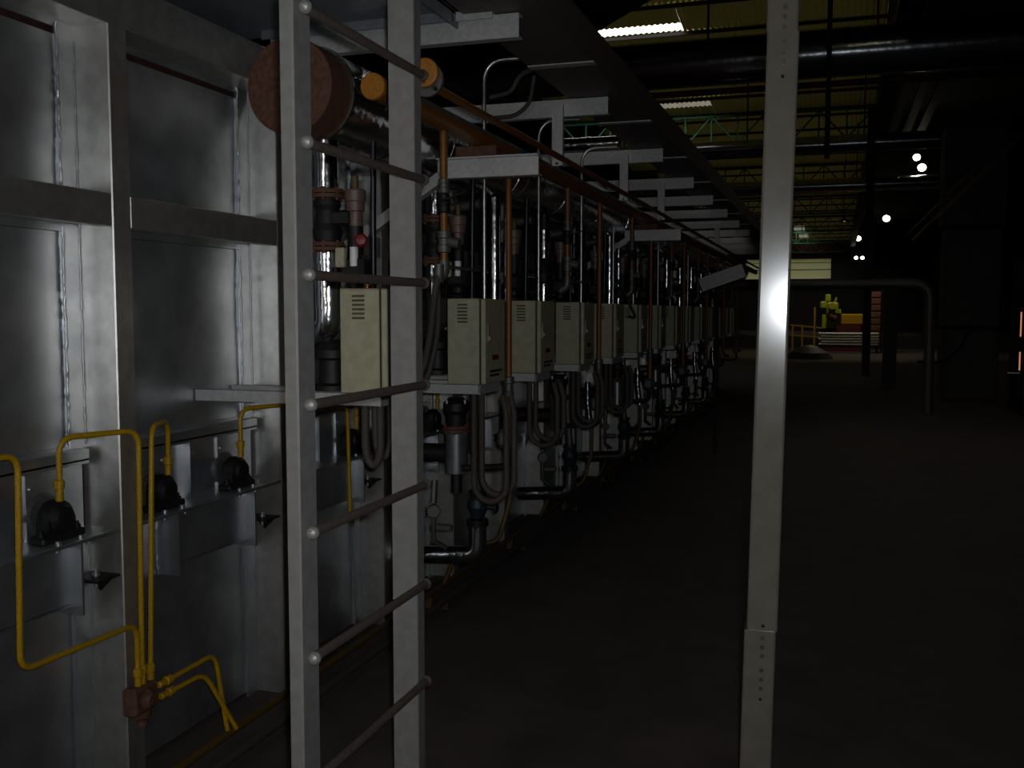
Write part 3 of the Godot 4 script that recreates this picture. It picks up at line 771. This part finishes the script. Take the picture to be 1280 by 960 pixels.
func air_drop(i: int, z: float) -> void:
	var x := -1.885
	var t := thing("air_drop_pipe", Vector3(x, 1.4, z), "shiny metal-clad pipe dropping from the air main, %s along the row" % ORD[i], "pipe", "clad air pipes")
	var r := 0.046
	if i < 2:
		put(t, "cladding", mb().tube([Vector3(x, 2.356, z), Vector3(x, 2.175, z)], r, 24), M.foil)
		var m := mb(); flange(m, Vector3(x, 2.17, z), 0.066)
		put(t, "flange", m, M.rust)
		put(t, "damper", mb().lathe(Vector3(x, 2.14, z), Vector3.DOWN, [[0, 0], [0.05, 0], [0.055, 0.03], [0.045, 0.05], [0.05, 0.10], [0.06, 0.13], [0.05, 0.17], [0, 0.17]], 16).box(Vector3(x + 0.06, 2.06, z), Vector3(0.08, 0.06, 0.06), 0.01), M.grease)
		var m2 := mb(); flange(m2, Vector3(x, 1.968, z), 0.066)
		put(t, "flange", m2, M.rust)
		put(t, "lower_cladding", mb().tube([Vector3(x, 1.93, z), Vector3(x, 1.72, z)], r + 0.005, 24), M.foil)
		put(t, "lower_elbow", mb().tube(bend([Vector3(x, 1.72, z), Vector3(x, 1.64, z), Vector3(x - 0.10, 1.60, z - 0.05)], 0.06, 6), r + 0.003, 20), M.foil)
		put(t, "burner_head", mb().lathe(Vector3(x - 0.02, 1.39, z - 0.06), Vector3.UP, [[0, 0], [0.075, 0], [0.075, 0.02], [0.055, 0.03], [0.05, 0.12], [0.07, 0.13], [0.07, 0.16], [0.04, 0.20], [0, 0.20]], 18), M.iron)
		put(t, "seam_band", mb().tube([Vector3(x, 1.905, z), Vector3(x, 1.885, z)], r + 0.008, 24), M.foil)
	else:
		if i == 2 or i == 5:
			put(t, "cladding", mb().tube([Vector3(x, 2.356, z), Vector3(x, 1.40, z)], 0.036, 20), M.foil)
			put(t, "cladding", mb().tube([Vector3(x + 0.075, 2.25, z - 0.02), Vector3(x + 0.075, 1.40, z - 0.02)], 0.024, 16), M.foil)
		else:
			var yt := 2.30 - 0.05 * (i % 2)
			var yl := 2.06 - 0.04 * (i % 3)
			put(t, "stub", mb().tube([Vector3(x, 2.356, z), Vector3(x, yt, z)], 0.03, 14), M.iron)
			put(t, "cladding", mb().tube([Vector3(x, yt, z), Vector3(x, yl, z)], 0.042, 20), M.foil)
			put(t, "valve", mb().lathe(Vector3(x, yl, z), Vector3.DOWN, [[0.05, 0], [0.06, 0.02], [0.045, 0.05], [0.06, 0.10], [0.05, 0.16], [0.03, 0.18]], 14), M.iron)
			put(t, "lower_cladding", mb().tube([Vector3(x, yl - 0.17, z), Vector3(x, 1.40, z)], 0.038, 18), M.foil if i % 2 else M.iron)
	# valve group beside it: solenoid body, cap, white capsule, red knob
	if i < 8:
		var v := thing("solenoid_valve", Vector3(x + 0.12, 2.05, z), "stepped brownish solenoid valve beside the clad pipe, %s along the row" % ORD[i], "valve", "solenoid valves")
		var c := Vector3(-1.775, 2.17, z - 0.02)
		put(v, "coil", mb().lathe(c, Vector3.DOWN, [[0, 0], [0.038, 0], [0.042, 0.006], [0.042, 0.045], [0.036, 0.048], [0.036, 0.082], [0.028, 0.086], [0.028, 0.15], [0, 0.15]], 16), M.pinkgrey)
		if i < 3: put(v, "cap", mb().lathe(c, Vector3.UP, [[0.014, 0], [0.014, 0.05], [0.010, 0.055], [0, 0.055]], 10), M.dullyellow)
		put(v, "body", mb().box(c - Vector3(0, 0.30, 0), Vector3(0.10, 0.10, 0.10), 0.02).tube([c - Vector3(0, 0.14, 0), c - Vector3(0, 0.375, 0)], 0.03, 12), M.iron)
		if i == 0: put(v, "knob", mb().lathe(c + Vector3(0.045, -0.20, 0.04), Vector3(0.4, 0.1, 1), [[0, 0], [0.024, 0.004], [0.026, 0.022], [0.018, 0.03], [0, 0.032]], 12), M.red, "red knob")
		if i < 2: put(v, "capsule", mb().lathe(c + Vector3(0.015, -0.22, 0.045), Vector3.DOWN, [[0, 0], [0.016, 0.003], [0.016, 0.075], [0, 0.078]], 14), M.white, "white capsule")
		if i < 2: put(v, "terminal_box", mb().box(c + Vector3(-0.035, -0.262, 0.055), Vector3(0.038, 0.075, 0.03), 0.004), M.cream)
		solo("air_hose", mb().tube(bend([Vector3(-1.70, 2.35, z - 0.03), Vector3(-1.705, 2.05, z - 0.03), Vector3(-1.715, 1.793 if i == 0 else 1.768, z - 0.05)], 0.05), 0.012, 10), M.blue, "thin dark blue air hose beside the solenoid valve, %s along the row" % ORD[i], "hose", "dark blue hoses")

func gas_drop(i: int, z: float, long_: bool) -> void:
	var x := -1.6
	var t := thing("gas_drop_pipe", Vector3(x, 1.3, z), ("plain orange pipe dropping past the cabinet doors, %s of the plain ones" if long_ else "orange pipe with grey valves dropping from the gas main, %s of the valved ones") % ORD[i], "pipe", "orange gas drops")
	if long_:
		put(t, "pipe", mb().tube([Vector3(x, 2.463, z), Vector3(x, 1.36, z)], 0.0165, 14), M.orange)
		put(t, "union", mb().lathe(Vector3(x, 1.37, z), Vector3.DOWN, [[0.018, 0], [0.030, 0.004], [0.030, 0.035], [0.024, 0.04], [0.024, 0.075], [0.030, 0.08], [0.026, 0.11], [0, 0.11]], 8), M.castgrey)
		put(t, "lower_pipe", mb().tube([Vector3(x, 1.27, z), Vector3(x, 1.08, z)], 0.022, 12), M.orange)
		put(t, "tail_pipe", mb().tube(bend([Vector3(x, 1.02, z), Vector3(x, 0.90, z), Vector3(x - 0.26, 0.88, z)], 0.05), 0.018, 12), M.iron)
		put(t, "lower_valve", mb().box(Vector3(x - 0.01, 1.05, z), Vector3(0.09, 0.10, 0.09), 0.02).tube([Vector3(x + 0.02, 1.05, z), Vector3(x + 0.07, 1.05, z + 0.02)], 0.02, 10), M.castgrey)
	else:
		put(t, "pipe", mb().tube([Vector3(x, 2.463, z), Vector3(x, 1.90, z)], 0.0165, 14), M.orange)
		put(t, "union", mb().lathe(Vector3(x, 2.265, z), Vector3.DOWN, [[0.018, 0], [0.026, 0.003], [0.026, 0.02], [0.022, 0.022], [0.022, 0.04], [0.028, 0.043], [0.028, 0.06], [0.018, 0.064]], 8), M.castgrey)
		var bv := put(t, "ball_valve", mb().lathe(Vector3(x, 2.20, z), Vector3.DOWN, [[0.02, 0], [0.026, 0.004], [0.026, 0.02], [0.032, 0.035], [0.026, 0.055], [0.026, 0.075], [0.018, 0.08]], 12), M.iron)
		put(bv, "lever", mb().bar(Vector3(x, 2.165, z + 0.035), Vector3(x + 0.11, 2.20, z + 0.04), 0.016, 0.005), M.iron)
		put(t, "regulator", mb().lathe(Vector3(x, 2.045, z), Vector3.DOWN, [[0.02, 0], [0.032, 0.003], [0.032, 0.03], [0.026, 0.034], [0.026, 0.06], [0.030, 0.063], [0.030, 0.09], [0.018, 0.094]], 10).tube([Vector3(x + 0.01, 2.0, z), Vector3(x + 0.07, 1.99, z)], 0.022, 12), M.castgrey)
		put(t, "impulse_line", mb().tube([Vector3(x, 1.895, z), Vector3(x + 0.03, 1.892, z - 0.35)], 0.006, 8), M.steel)
		put(t, "elbow", mb().tube(bend([Vector3(x, 1.92, z), Vector3(x, 1.86, z), Vector3(x - 0.05, 1.83, z)], 0.03), 0.024, 12), M.castgrey)

func conduit(i: int, z: float) -> void:
	var x := -1.66
	var zz := z - 0.16
	if i < 4:
		var top := 2.92 if i == 1 else 2.80
		solo("steel_conduit", mb().tube(bend([Vector3(x, 1.765, zz), Vector3(x, top, zz), Vector3(x + 0.24, top, zz - 0.02)], 0.11, 7), 0.0105, 12), M.steel, "bare steel conduit with a bent top rising from a cabinet, %s along the row" % ORD[i - 1], "conduit", "steel conduits")
	else:
		solo("steel_conduit", mb().tube([Vector3(x - 0.04 * (i % 2), 1.765, zz), Vector3(x - 0.04 * (i % 2), 2.36, zz)], 0.009, 10), M.steel, "straight steel conduit above a distant cabinet, %s along the row" % ORD[i - 1], "conduit", "steel conduits")

func hose_loop(i: int, z: float) -> void:
	var dip := 1.10 if i == 0 else (0.76 if i == 1 else 0.92)
	var wide := 0.066 if i == 0 else 0.17
	var y0 := 1.346 if i == 0 else 1.302
	var t := thing("hose_loop", Vector3(-1.7, y0, z - 0.15), "grey flexible hoses hanging in a loop under the cabinet, %s along the row" % ORD[i], "hose", "hose loops under the cabinets")
	for k in 2:
		var xa := -1.752 + 0.028 * k + (0.05 if i else 0.0)
		var zz := z - 0.12 - 0.035 * k
		var pts := []
		for s in 21:
			var a := PI * s / 20.0
			pts.append(Vector3(xa + wide * 0.5 * (1 - cos(a)), dip + 0.03 * k + 0.09 * (1 - sin(a)), zz))
		pts.push_front(Vector3(xa, y0, zz))
		pts.append(Vector3(xa + wide, y0 - (0.0 if i == 0 else 0.10), zz))
		if i > 0: pts.append(Vector3(xa + wide - 0.03, y0 - 0.02, zz - 0.03))
		put(t, "hose", mb().tube(pts, 0.016, 12), M.hose)

func mount(i: int, z: float) -> void:
	var t := thing("added_burner_mount", Vector3(-2.4, 1.3, z), "added burner mount painted black to darken the furnace wall behind the pipes, %s along the row" % ORD[i], "burner mount", "added burner mounts")
	put(t, "plate", mb().span(Vector3(-2.436, 1.36, z + 0.42), Vector3(-2.36, 1.98, z - 0.42), 0.01).span(Vector3(-2.436, 2.10, z + 0.42), Vector3(-2.36, 2.60, z - 0.42), 0.01), M.flatblack)  # plates added in black so the wall behind the pipes goes dark
	put(t, "barrel", mb().lathe(Vector3(-2.36, 1.72, z), Vector3.RIGHT, [[0.19, 0], [0.19, 0.03], [0.15, 0.04], [0.15, 0.21], [0.18, 0.215], [0.18, 0.24], [0.08, 0.25], [0.07, 0.31], [0, 0.31]], 22), M.iron)
	for q in 6:
		var a := TAU * (q + 0.2) / 6
		put(t, "bolt", mb().lathe(Vector3(-2.12, 1.72 + 0.155 * sin(a), z + 0.155 * cos(a)), Vector3.RIGHT, [[0.012, 0], [0.012, 0.012], [0, 0.012]], 6), M.weld)
	put(t, "side_box", mb().box(Vector3(-2.18, 2.08, z + 0.05), Vector3(0.20, 0.16, 0.22), 0.02), M.iron)
	put(t, "feed_pipe", mb().tube(bend([Vector3(-2.18, 2.16, z + 0.05), Vector3(-2.18, 2.28, z + 0.05), Vector3(-1.93, 2.31, z + 0.05)], 0.06), 0.028, 12), M.castgrey)

func burner(i: int, z: float) -> void:
	var x := -1.905
	var t := thing("burner", Vector3(x, 0.3, z), "metal-clad burner stack with flanges and elbow pipe below the cabinets, %s along the row" % ORD[i], "burner", "burners low along the furnace")
	put(t, "canister", mb().lathe(Vector3(x, 0.845, z), Vector3.UP, [[0, 0], [0.058, 0], [0.061, 0.004], [0.061, 0.215], [0.058, 0.22], [0, 0.22]], 24), M.galv)
	var m := mb(); flange(m, Vector3(x, 1.10, z), 0.075)
	put(t, "flange", m, M.rust)
	put(t, "head", mb().lathe(Vector3(x, 1.10, z), Vector3.UP, [[0.05, 0], [0.055, 0.06], [0.07, 0.08], [0.07, 0.12], [0.04, 0.15], [0, 0.15]], 16), M.iron)
	put(t, "head_bolt", mb().lathe(Vector3(x + 0.06, 1.22, z + 0.03), Vector3.UP, [[0.008, 0], [0.008, 0.02], [0, 0.02]], 6).lathe(Vector3(x - 0.03, 1.22, z + 0.06), Vector3.UP, [[0.008, 0], [0.008, 0.02], [0, 0.02]], 6), M.weld)
	put(t, "nozzle", mb().tube([Vector3(x - 0.05, 0.95, z), Vector3(-2.44, 0.95, z)], 0.05, 16), M.iron)
	put(t, "foot_pipe", mb().tube([Vector3(x, 0.85, z), Vector3(x, 0.74, z)], 0.03, 12), M.iron)
	# riser and elbow a little farther along, clad in foil
	var e := thing("elbow_pipe", Vector3(-1.9, 0.3, z - 0.3), "shiny clad elbow pipe near the floor with a blue-green valve, %s along the row" % ORD[i], "pipe", "clad elbow pipes near the floor")
	var ex := -1.897
	var ez := z - 0.30
	put(e, "elbow", mb().tube(bend([Vector3(ex, 0.50, ez), Vector3(ex, 0.335, ez), Vector3(-2.30, 0.305, ez)], 0.07, 8), 0.051, 22), M.foil)
	var m2 := mb(); flange(m2, Vector3(ex, 0.535, ez), 0.062)
	put(e, "flange", m2, M.iron)
	var vv := put(e, "valve", mb().lathe(Vector3(ex, 0.55, ez), Vector3.UP, [[0.04, 0], [0.05, 0.03], [0.062, 0.06], [0.05, 0.10], [0.04, 0.12], [0.05, 0.13], [0.05, 0.15], [0, 0.15]], 14), M.teal)
	put(vv, "handwheel", mb().lathe(Vector3(ex + 0.055, 0.61, ez), Vector3.RIGHT, [[0.008, 0], [0.008, 0.05], [0.03, 0.05], [0.034, 0.056], [0.03, 0.062], [0, 0.062]], 14), M.teal)
	put(e, "riser", mb().tube([Vector3(ex, 0.70, ez), Vector3(ex - 0.02, 0.95, ez), Vector3(ex - 0.02, 1.28, ez)], 0.026, 12), M.castgrey)
	put(e, "clad_riser", mb().tube([Vector3(ex + 0.10, 0.80, ez - 0.25), Vector3(ex + 0.075, 1.00, ez - 0.25), Vector3(ex + 0.075, 1.16, ez - 0.25)], 0.024, 14), M.foil)
	# gauge and small fittings in front of it
	var g := put(t, "pressure_gauge", mb().lathe(Vector3(-1.99, 0.66, z + 0.12), Vector3(0.5, 0, 1), [[0, 0], [0.036, 0], [0.036, 0.022], [0.031, 0.026], [0.031, 0.02], [0, 0.02]], 18), M.castgrey)
	put(g, "gauge_stem", mb().tube([Vector3(-1.99, 0.64, z + 0.12), Vector3(-1.99, 0.50, z + 0.12), Vector3(-1.95, 0.45, z + 0.05)], 0.014, 10).box(Vector3(-1.93, 0.575, z + 0.12), Vector3(0.09, 0.035, 0.035), 0.008).tube([Vector3(-1.99, 0.82, z + 0.1), Vector3(-1.99, 0.70, z + 0.12)], 0.018, 10), M.castgrey)
	# bright white ignition tag
	solo("ignition_capsule", mb().lathe(Vector3(-1.80, 0.83, z - 0.60), Vector3.UP, [[0, 0], [0.020, 0.002], [0.020, 0.15], [0.008, 0.165], [0.008, 0.19], [0, 0.192]], 14), M.white, "small white upright capsule among the burner pipes, %s along the row" % ORD[i], "capsule", "white capsules among the pipes")
	solo("gas_branch", mb().tube(bend([Vector3(-1.80, 0.83, z - 0.60), Vector3(-1.80, 0.60, z - 0.60), Vector3(-1.86, 0.36, z - 0.56), Vector3(-2.10, 0.30, z - 0.52), Vector3(-2.19, 0.09, z - 0.52)], 0.05), 0.014, 10), M.dullyellow, "dusty yellow branch pipe reaching down to the floor pipes, %s along the row" % ORD[i], "pipe", "yellow branch pipes")

func burner_row() -> void:
	for k in 14:
		var z: float = -3.40 - 1.02 * k
		if k == 1: z = -4.50
		cabinet(k, z)
		air_drop(k, z - 0.03 if k > 1 else z - 0.08)
		if k >= 1 and k < 9: conduit(k, z)
		if k < 5: hose_loop(k, z)
		if k >= 1: mount(k - 1, -5.39 - 1.03 * (k - 1))
	for j in 7:
		gas_drop(j, -3.98 - 2.05 * j, false)
		gas_drop(j, -4.86 - 2.05 * j, true)
	for j in 6:
		burner(j, -4.90 - 2.04 * j)
	# flexible hoses at the first valved gas drop
	var t := thing("flexible_hose", Vector3(-1.6, 1.85, -3.98), "pair of grey-brown flexible hoses drooping beside the second cabinet", "hose")
	put(t, "hose", mb().tube(bend([Vector3(-1.611, 1.876, -3.950), Vector3(-1.622, 1.768, -3.920), Vector3(-1.624, 1.599, -3.880), Vector3(-1.636, 1.441, -3.820), Vector3(-1.721, 1.335, -3.780)], 0.1), 0.0155, 12), M.hose)
	put(t, "hose", mb().tube(bend([Vector3(-1.650, 1.889, -4.000), Vector3(-1.624, 1.751, -3.980), Vector3(-1.621, 1.581, -3.950), Vector3(-1.649, 1.412, -3.900), Vector3(-1.711, 1.327, -3.880)], 0.1), 0.012, 12), M.hose)
	put(t, "connector", mb().tube([Vector3(-1.611, 1.903, -3.950), Vector3(-1.615, 1.829, -3.950)], 0.022, 12), M.castgrey)
	# clad branch that swings over to the wall above the third cabinet
	var cb := thing("clad_branch_pipe", Vector3(-1.8, 2.6, -6.6), "short shiny clad pipe lying above the gas main near the second overhead bracket", "pipe")
	put(cb, "cladding", mb().tube([Vector3(-1.97, 2.916, -7.18), Vector3(-1.52, 2.916, -7.18)], 0.056, 20), M.foil)
	put(cb, "band", mb().tube([Vector3(-1.76, 2.916, -7.18), Vector3(-1.735, 2.916, -7.18)], 0.06, 20), M.foil)
	# black cables crossing the row
	var cab := [[Vector3(-1.425, 2.93, -4.85), Vector3(-1.561, 2.893, -4.900), Vector3(-1.595, 2.815, -4.900), Vector3(-1.716, 2.795, -4.900)], [Vector3(-1.597, 2.984, -5.300), Vector3(-1.624, 2.835, -5.300), Vector3(-1.702, 2.775, -5.300), Vector3(-1.842, 2.771, -5.300)], [Vector3(-1.629, 1.977, -7.600), Vector3(-1.534, 1.792, -7.600), Vector3(-1.464, 1.651, -7.600), Vector3(-1.526, 1.669, -7.600)], [Vector3(-1.650, 2.460, -5.400), Vector3(-1.678, 2.395, -5.400), Vector3(-1.734, 2.352, -5.400)]]
	var lab := ["grey cable hanging in a short arc under the overhead tray", "grey cable looping beside the bent conduit under the tray", "black cable drooping over the fifth cabinet", "thin grey cable curling below the gas main support"]
	for i in cab.size():
		solo("cable", mb().tube(bend(cab[i], 0.06), [0.012, 0.012, 0.008, 0.005][i], 10), M.cable if i == 2 else M.hose, lab[i], "cable")
	var ch := thing("slanted_chute", Vector3(-1.35, 0, -12), "grey slanted metal chute near the far end of the row", "chute")
	put(ch, "leg", mb().span(Vector3(-1.37, 0, -11.98), Vector3(-1.33, 2.05, -12.02)), M.flatblack)
	put(ch, "trough", mb().bar(Vector3(-1.545, 2.013, -12.000), Vector3(-1.046, 2.186, -12.000), 0.10, 0.16, 0.004), M.bracket)

# ---- the dim far side of the hall
func far_hall() -> void:
	var names := ["thick dark shiny duct crossing the hall nearest the camera", "thin dark shiny duct crossing the hall in the middle", "thin dark shiny duct crossing the hall farthest away"]
	var dd := [[-20.0, 6.55, 0.45, 8.0], [-29.0, 6.28, 0.235, 4.3], [-40.0, 6.47, 0.27, 4.3]]
	for i in 3:
		var d: Array = dd[i]
		var t := thing("crossing_duct", Vector3(-3, d[1], d[0]), names[i], "duct", "ducts crossing the hall")
		var x := -12.0
		var k := 0
		while x < d[3] - 0.01:
			var x1 := minf(x + 2.0, d[3])
			var r: float = d[2]
			put(t, "duct_section", mb().lathe(Vector3(x, d[1], d[0]), Vector3.RIGHT, [[0, 0], [r * 1.02, 0], [r * 1.02, 0.06], [r, 0.065], [r, x1 - x], [0, x1 - x]], 40), M.duct)
			x = x1
			k += 1
		for hx in [-6.0, -2.5, 0.6]:
			put(t, "hanger", mb().span(Vector3(hx - 0.02, d[1], d[0] - 0.02), Vector3(hx + 0.02, [9.1, 8.55, 8.9][i], d[0] + 0.02)), M.darksteel)
	solo("red_pipe", mb().tube([Vector3(-12, 5.98, -20.0), Vector3(8, 5.98, -20.0)], 0.06, 10), M.redlead, "thin dark red pipe under the thick crossing duct", "pipe")
	solo("hanging_rod", mb().span(Vector3(-0.28, 4.5, -19.35), Vector3(-0.19, 9.1, -19.25)), M.darksteel, "thin black vertical rod hanging in front of the crossing ducts", "rod")
	solo("dark_hood", mb().prism([Vector2(-5.6, 6.3), Vector2(-2.9, 7.6), Vector2(-2.9, 9.0), Vector2(-9, 9.0), Vector2(-9, 6.3)], Vector3(0, 0, -17.0), Vector3(0, 0, -1.5), Vector3.RIGHT, Vector3.UP), M.darksteel, "black sloping hood under the roof above the burner row", "hood")
	# cable trays along the dark right bay
	for i in 3:
		solo("cable_tray", mb().span(Vector3(1.5 + 0.45 * i, 7.7, -8), Vector3(1.75 + 0.45 * i, 7.8, -39)), M.darksteel, ["black tray right of the roof girder, closest to it", "black tray right of the roof girder, middle of three", "black tray right of the roof girder, outermost"][i], "cable tray", "cable trays in the right bay")
	# lamps in a row along the right bay
	var lp := [Vector3(2.70, 7.45, -40.4), Vector3(2.92, 7.12, -40.8), Vector3(2.75, 7.4, -65.4), Vector3(1.46, 7.4, -82.4), Vector3(1.42, 6.2, -88.0), Vector3(1.92, 6.2, -88.2), Vector3(0.62, 8.1, -13.4)]
	var ll := ["bright round hall lamp, upper of the near pair", "bright round hall lamp, lower of the near pair", "bright tilted hall lamp below the near pair", "bright hall lamp, smaller and farther left", "tiny far lamp, left of the farthest pair", "tiny far lamp, right of the farthest pair", "hall lamp overhead whose glint shows on the thick crossing duct"]
	for i in lp.size():
		var p: Vector3 = lp[i]
		var r: float = [0.15, 0.17, 0.24, 0.24, 0.17, 0.17, 0.15][i]
		var t := thing("hall_lamp", p, ll[i], "lamp", "hall lamps")
		var dn := Vector3(0.0, -0.9, -0.45).normalized() if i == 6 else Vector3(-0.08, -0.5, 0.86).normalized()
		put(t, "reflector", mb().lathe(p, dn, [[0.05, -0.25], [0.08, -0.12], [r, 0.0], [r * 1.05, 0.02], [r * 0.95, 0.02]], 16), M.darksteel)
		put(t, "bulb", mb().lathe(p, dn, [[0, 0.0], [r * 0.9, 0.01], [r * 0.8, 0.05], [0, 0.07]], 16), M.lampglow)
		put(t, "stem", mb().tube([p - dn * 0.2, Vector3(p.x, 9.05, p.z - 0.1)], 0.02, 6), M.darksteel)
		var li := SpotLight3D.new()
		li.name = "lamp_light"
		t.add_child(li)
		li.position = dn * (r + 0.1)
		li.basis = Basis.looking_at(Vector3(dn.x, minf(dn.y, -0.8), dn.z * 0.6), Vector3.RIGHT)
		li.spot_angle = 62.0
		li.spot_angle_attenuation = 1.0
		li.spot_range = 100.0
		li.spot_attenuation = 2.0
		li.light_color = Color(1.0, 0.96, 0.82)
		li.light_energy = 0.1 if i == 6 else 0.5
		li.light_size = r
		li.shadow_enabled = true
	# grey pipe that crosses low and turns down
	solo("grey_pipe", mb().tube(bend([Vector3(-2.1, 2.19, -18), Vector3(1.47, 2.17, -18), Vector3(1.49, 0.0, -18)], 0.28, 8), 0.085, 16), M.castgrey, "dim grey pipe crossing low in the distance and turning down to the floor", "pipe")
	# concrete pillar blocks
	var pb := thing("equipment_housing", Vector3(2.45, 0, -21.3), "tall dim grey equipment housing on the right side of the hall", "housing")
	put(pb, "lower_panel", mb().span(Vector3(1.95, 0.0, -20.9), Vector3(2.95, 1.35, -21.8), 0.02), M.hallwall)
	put(pb, "upper_panel", mb().span(Vector3(1.95, 1.42, -20.95), Vector3(2.95, 3.3, -21.8), 0.02), M.hallwall)
	put(pb, "top_panel", mb().span(Vector3(1.9, 3.36, -20.95), Vector3(3.0, 5.2, -21.8), 0.02), M.hallwall)
	solo("black_cable", mb().tube(bend([Vector3(1.5, 0.75, -20.6), Vector3(1.9, 0.72, -20.6), Vector3(2.3, 1.0, -20.86), Vector3(2.45, 1.5, -20.95)], 0.3), 0.03, 8), M.cable, "black cable sagging across the grey equipment housing", "cable")
	solo("hall_column", mb().span(Vector3(1.05, 0, -24.9), Vector3(1.35, 2.4, -25.2)), M.hallwall, "short dim grey pillar left of the equipment housing", "column")
	solo("dark_column", mb().span(Vector3(0.66, 0, -27.9), Vector3(0.86, 7.0, -28.1)), M.darksteel, "black column in front of the brick-coloured rack", "column")
	solo("inclined_pipe", mb().tube([Vector3(1.10, 3.0, -18), Vector3(2.62, 4.58, -18)], 0.025, 10).bar(Vector3(1.17, 2.90, -18.05), Vector3(2.78, 4.55, -18.05), 0.12, 0.05), M.dullyellow, "thin dusty yellow rail sloping up to the right", "rail")
	# glowing slits of a hot machine at the right edge
	var hm := thing("hot_machine", Vector3(2.95, 0, -18.2), "dark machine with glowing slits at the right edge of the picture", "machine")
	put(hm, "housing", mb().span(Vector3(2.88, 0, -18.0), Vector3(4.2, 2.6, -19.2), 0.03), M.darksteel)
	for a in [[1.30, 1.70], [0.75, 1.05]]:
		put(hm, "glowing_slit", mb().span(Vector3(2.845, a[0], -17.97), Vector3(2.862, a[1], -18.0)), M.hot, "pale orange glowing slit")
	put(hm, "drip_ledge", mb().span(Vector3(2.68, 0.695, -17.97), Vector3(2.86, 0.715, -18.02)), M.white)
	# lit work area far down the aisle
	var ma := thing("lime_machine", Vector3(-0.3, 0, -45), "lime-green machine head on a yellow bed far down the aisle", "machine")
	put(ma, "bed", mb().span(Vector3(-0.2, 1.15, -45.4), Vector3(1.1, 1.62, -46.0), 0.05), M.yellow)
	put(ma, "head", mb().box(Vector3(-0.18, 1.85, -45.2), Vector3(0.50, 0.55, 0.5), 0.08).box(Vector3(-0.55, 2.0, -45.2), Vector3(0.30, 0.32, 0.4), 0.06).box(Vector3(-0.38, 2.30, -45.2), Vector3(0.24, 0.32, 0.3), 0.04).span(Vector3(-0.6, 1.0, -45.1), Vector3(-0.1, 1.6, -45.4)).tube([Vector3(-0.18, 1.95, -44.95), Vector3(-0.18, 1.95, -44.7)], 0.14, 12).tube([Vector3(-0.1, 2.1, -45.2), Vector3(-0.02, 2.32, -45.2)], 0.05, 8).box(Vector3(0.12, 1.72, -45.2), Vector3(0.14, 0.2, 0.3), 0.03), M.lime)
	put(ma, "motor", mb().tube([Vector3(-0.3, 1.55, -44.9), Vector3(-0.05, 1.4, -44.9)], 0.15, 12), M.redlead)
	put(ma, "pedestal", mb().span(Vector3(-0.6, 0.0, -45.2), Vector3(1.0, 1.15, -45.9)), M.redlead)
	var ra := thing("yellow_railing", Vector3(-1.3, 0, -44.8), "yellow guard railing left of the lime-green machine", "railing")
	put(ra, "rail", mb().bar(Vector3(-1.9, 1.14, -44.8), Vector3(-0.6, 1.02, -44.8), 0.06, 0.06).bar(Vector3(-1.9, 0.7, -44.8), Vector3(-0.6, 0.62, -44.8), 0.05, 0.05), M.yellow)
	for x in [-1.8, -1.4, -0.9]:
		put(ra, "rail_post", mb().span(Vector3(x - 0.035, 0, -44.83), Vector3(x + 0.035, 1.15 if x < -1 else 1.9, -44.77)), M.yellow)
	var rt := thing("roller_table", Vector3(0.5, 0, -43.65), "low dark table carrying pale steel bars far down the aisle", "table")
	put(rt, "table_top", mb().span(Vector3(-0.75, 0.24, -43.45), Vector3(1.7, 0.30, -43.95)), M.darksteel)
	for x in [-0.65, 1.55]:
		put(rt, "leg", mb().span(Vector3(x, 0, -43.5), Vector3(x + 0.08, 0.24, -43.58)), M.darksteel)
	for k in 5:
		solo("steel_bar", mb().tube([Vector3(-0.7 + 0.1 * (k % 2), 0.355 + 0.11 * k, -43.7), Vector3(1.65, 0.355 + 0.11 * k, -43.7)], 0.055, 10), M.white, "pale steel bar stacked on the far roller table, %s from the bottom" % ORD[k], "bar", "pale bars on the far roller table")
	var rk := thing("brick_rack", Vector3(1.5, 0, -44.2), "narrow rack of brick-coloured boxes beside the far black column", "rack")
	put(rk, "frame", mb().span(Vector3(1.22, 0, -44.3), Vector3(1.27, 2.7, -44.6)).span(Vector3(1.76, 0, -44.3), Vector3(1.81, 2.7, -44.6)), M.darksteel)
	for k in 8:
		put(rk, "box", mb().span(Vector3(1.28, 0.35 + 0.28 * k, -44.3), Vector3(1.75, 0.58 + 0.28 * k, -44.6), 0.02), M.brick)
	solo("scrap_heap", mb().lathe(Vector3(-0.95, 0, -38), Vector3.UP, [[0.9, 0], [0.7, 0.22], [0.35, 0.42], [0.1, 0.5], [0, 0.5]], 9), M.cable, "low black heap on the floor in front of the lit work area", "heap")
	# work lamp that lights this area
	var wl := thing("work_lamp", Vector3(0.2, 5.4, -43.2), "hooded work lamp above the lime-green machine", "lamp")
	put(wl, "hood", mb().lathe(Vector3(0.2, 5.4, -43.2), Vector3.DOWN, [[0.04, -0.25], [0.06, -0.1], [0.28, 0.0], [0.29, 0.02], [0.27, 0.02]], 16), M.darksteel)
	put(wl, "bulb", mb().lathe(Vector3(0.2, 5.4, -43.2), Vector3.UP, [[0, -0.0], [0.08, 0.01], [0.08, 0.06], [0, 0.08]], 12), M.lampglow)
	put(wl, "cord", mb().tube([Vector3(0.2, 5.6, -43.2), Vector3(0.2, 8.75, -43.2)], 0.015, 6), M.cable)
	var li := SpotLight3D.new()
	li.name = "lamp_light"
	wl.add_child(li)
	li.position = Vector3(0, -0.12, 0)
	li.rotation = Vector3(-PI / 2, 0, 0)
	li.spot_angle = 62.0
	li.spot_angle_attenuation = 0.6
	li.spot_range = 100.0
	li.spot_attenuation = 2.0
	li.light_color = Color(1.0, 0.95, 0.8)
	li.light_energy = 7.0
	li.light_size = 0.1
	li.shadow_enabled = true
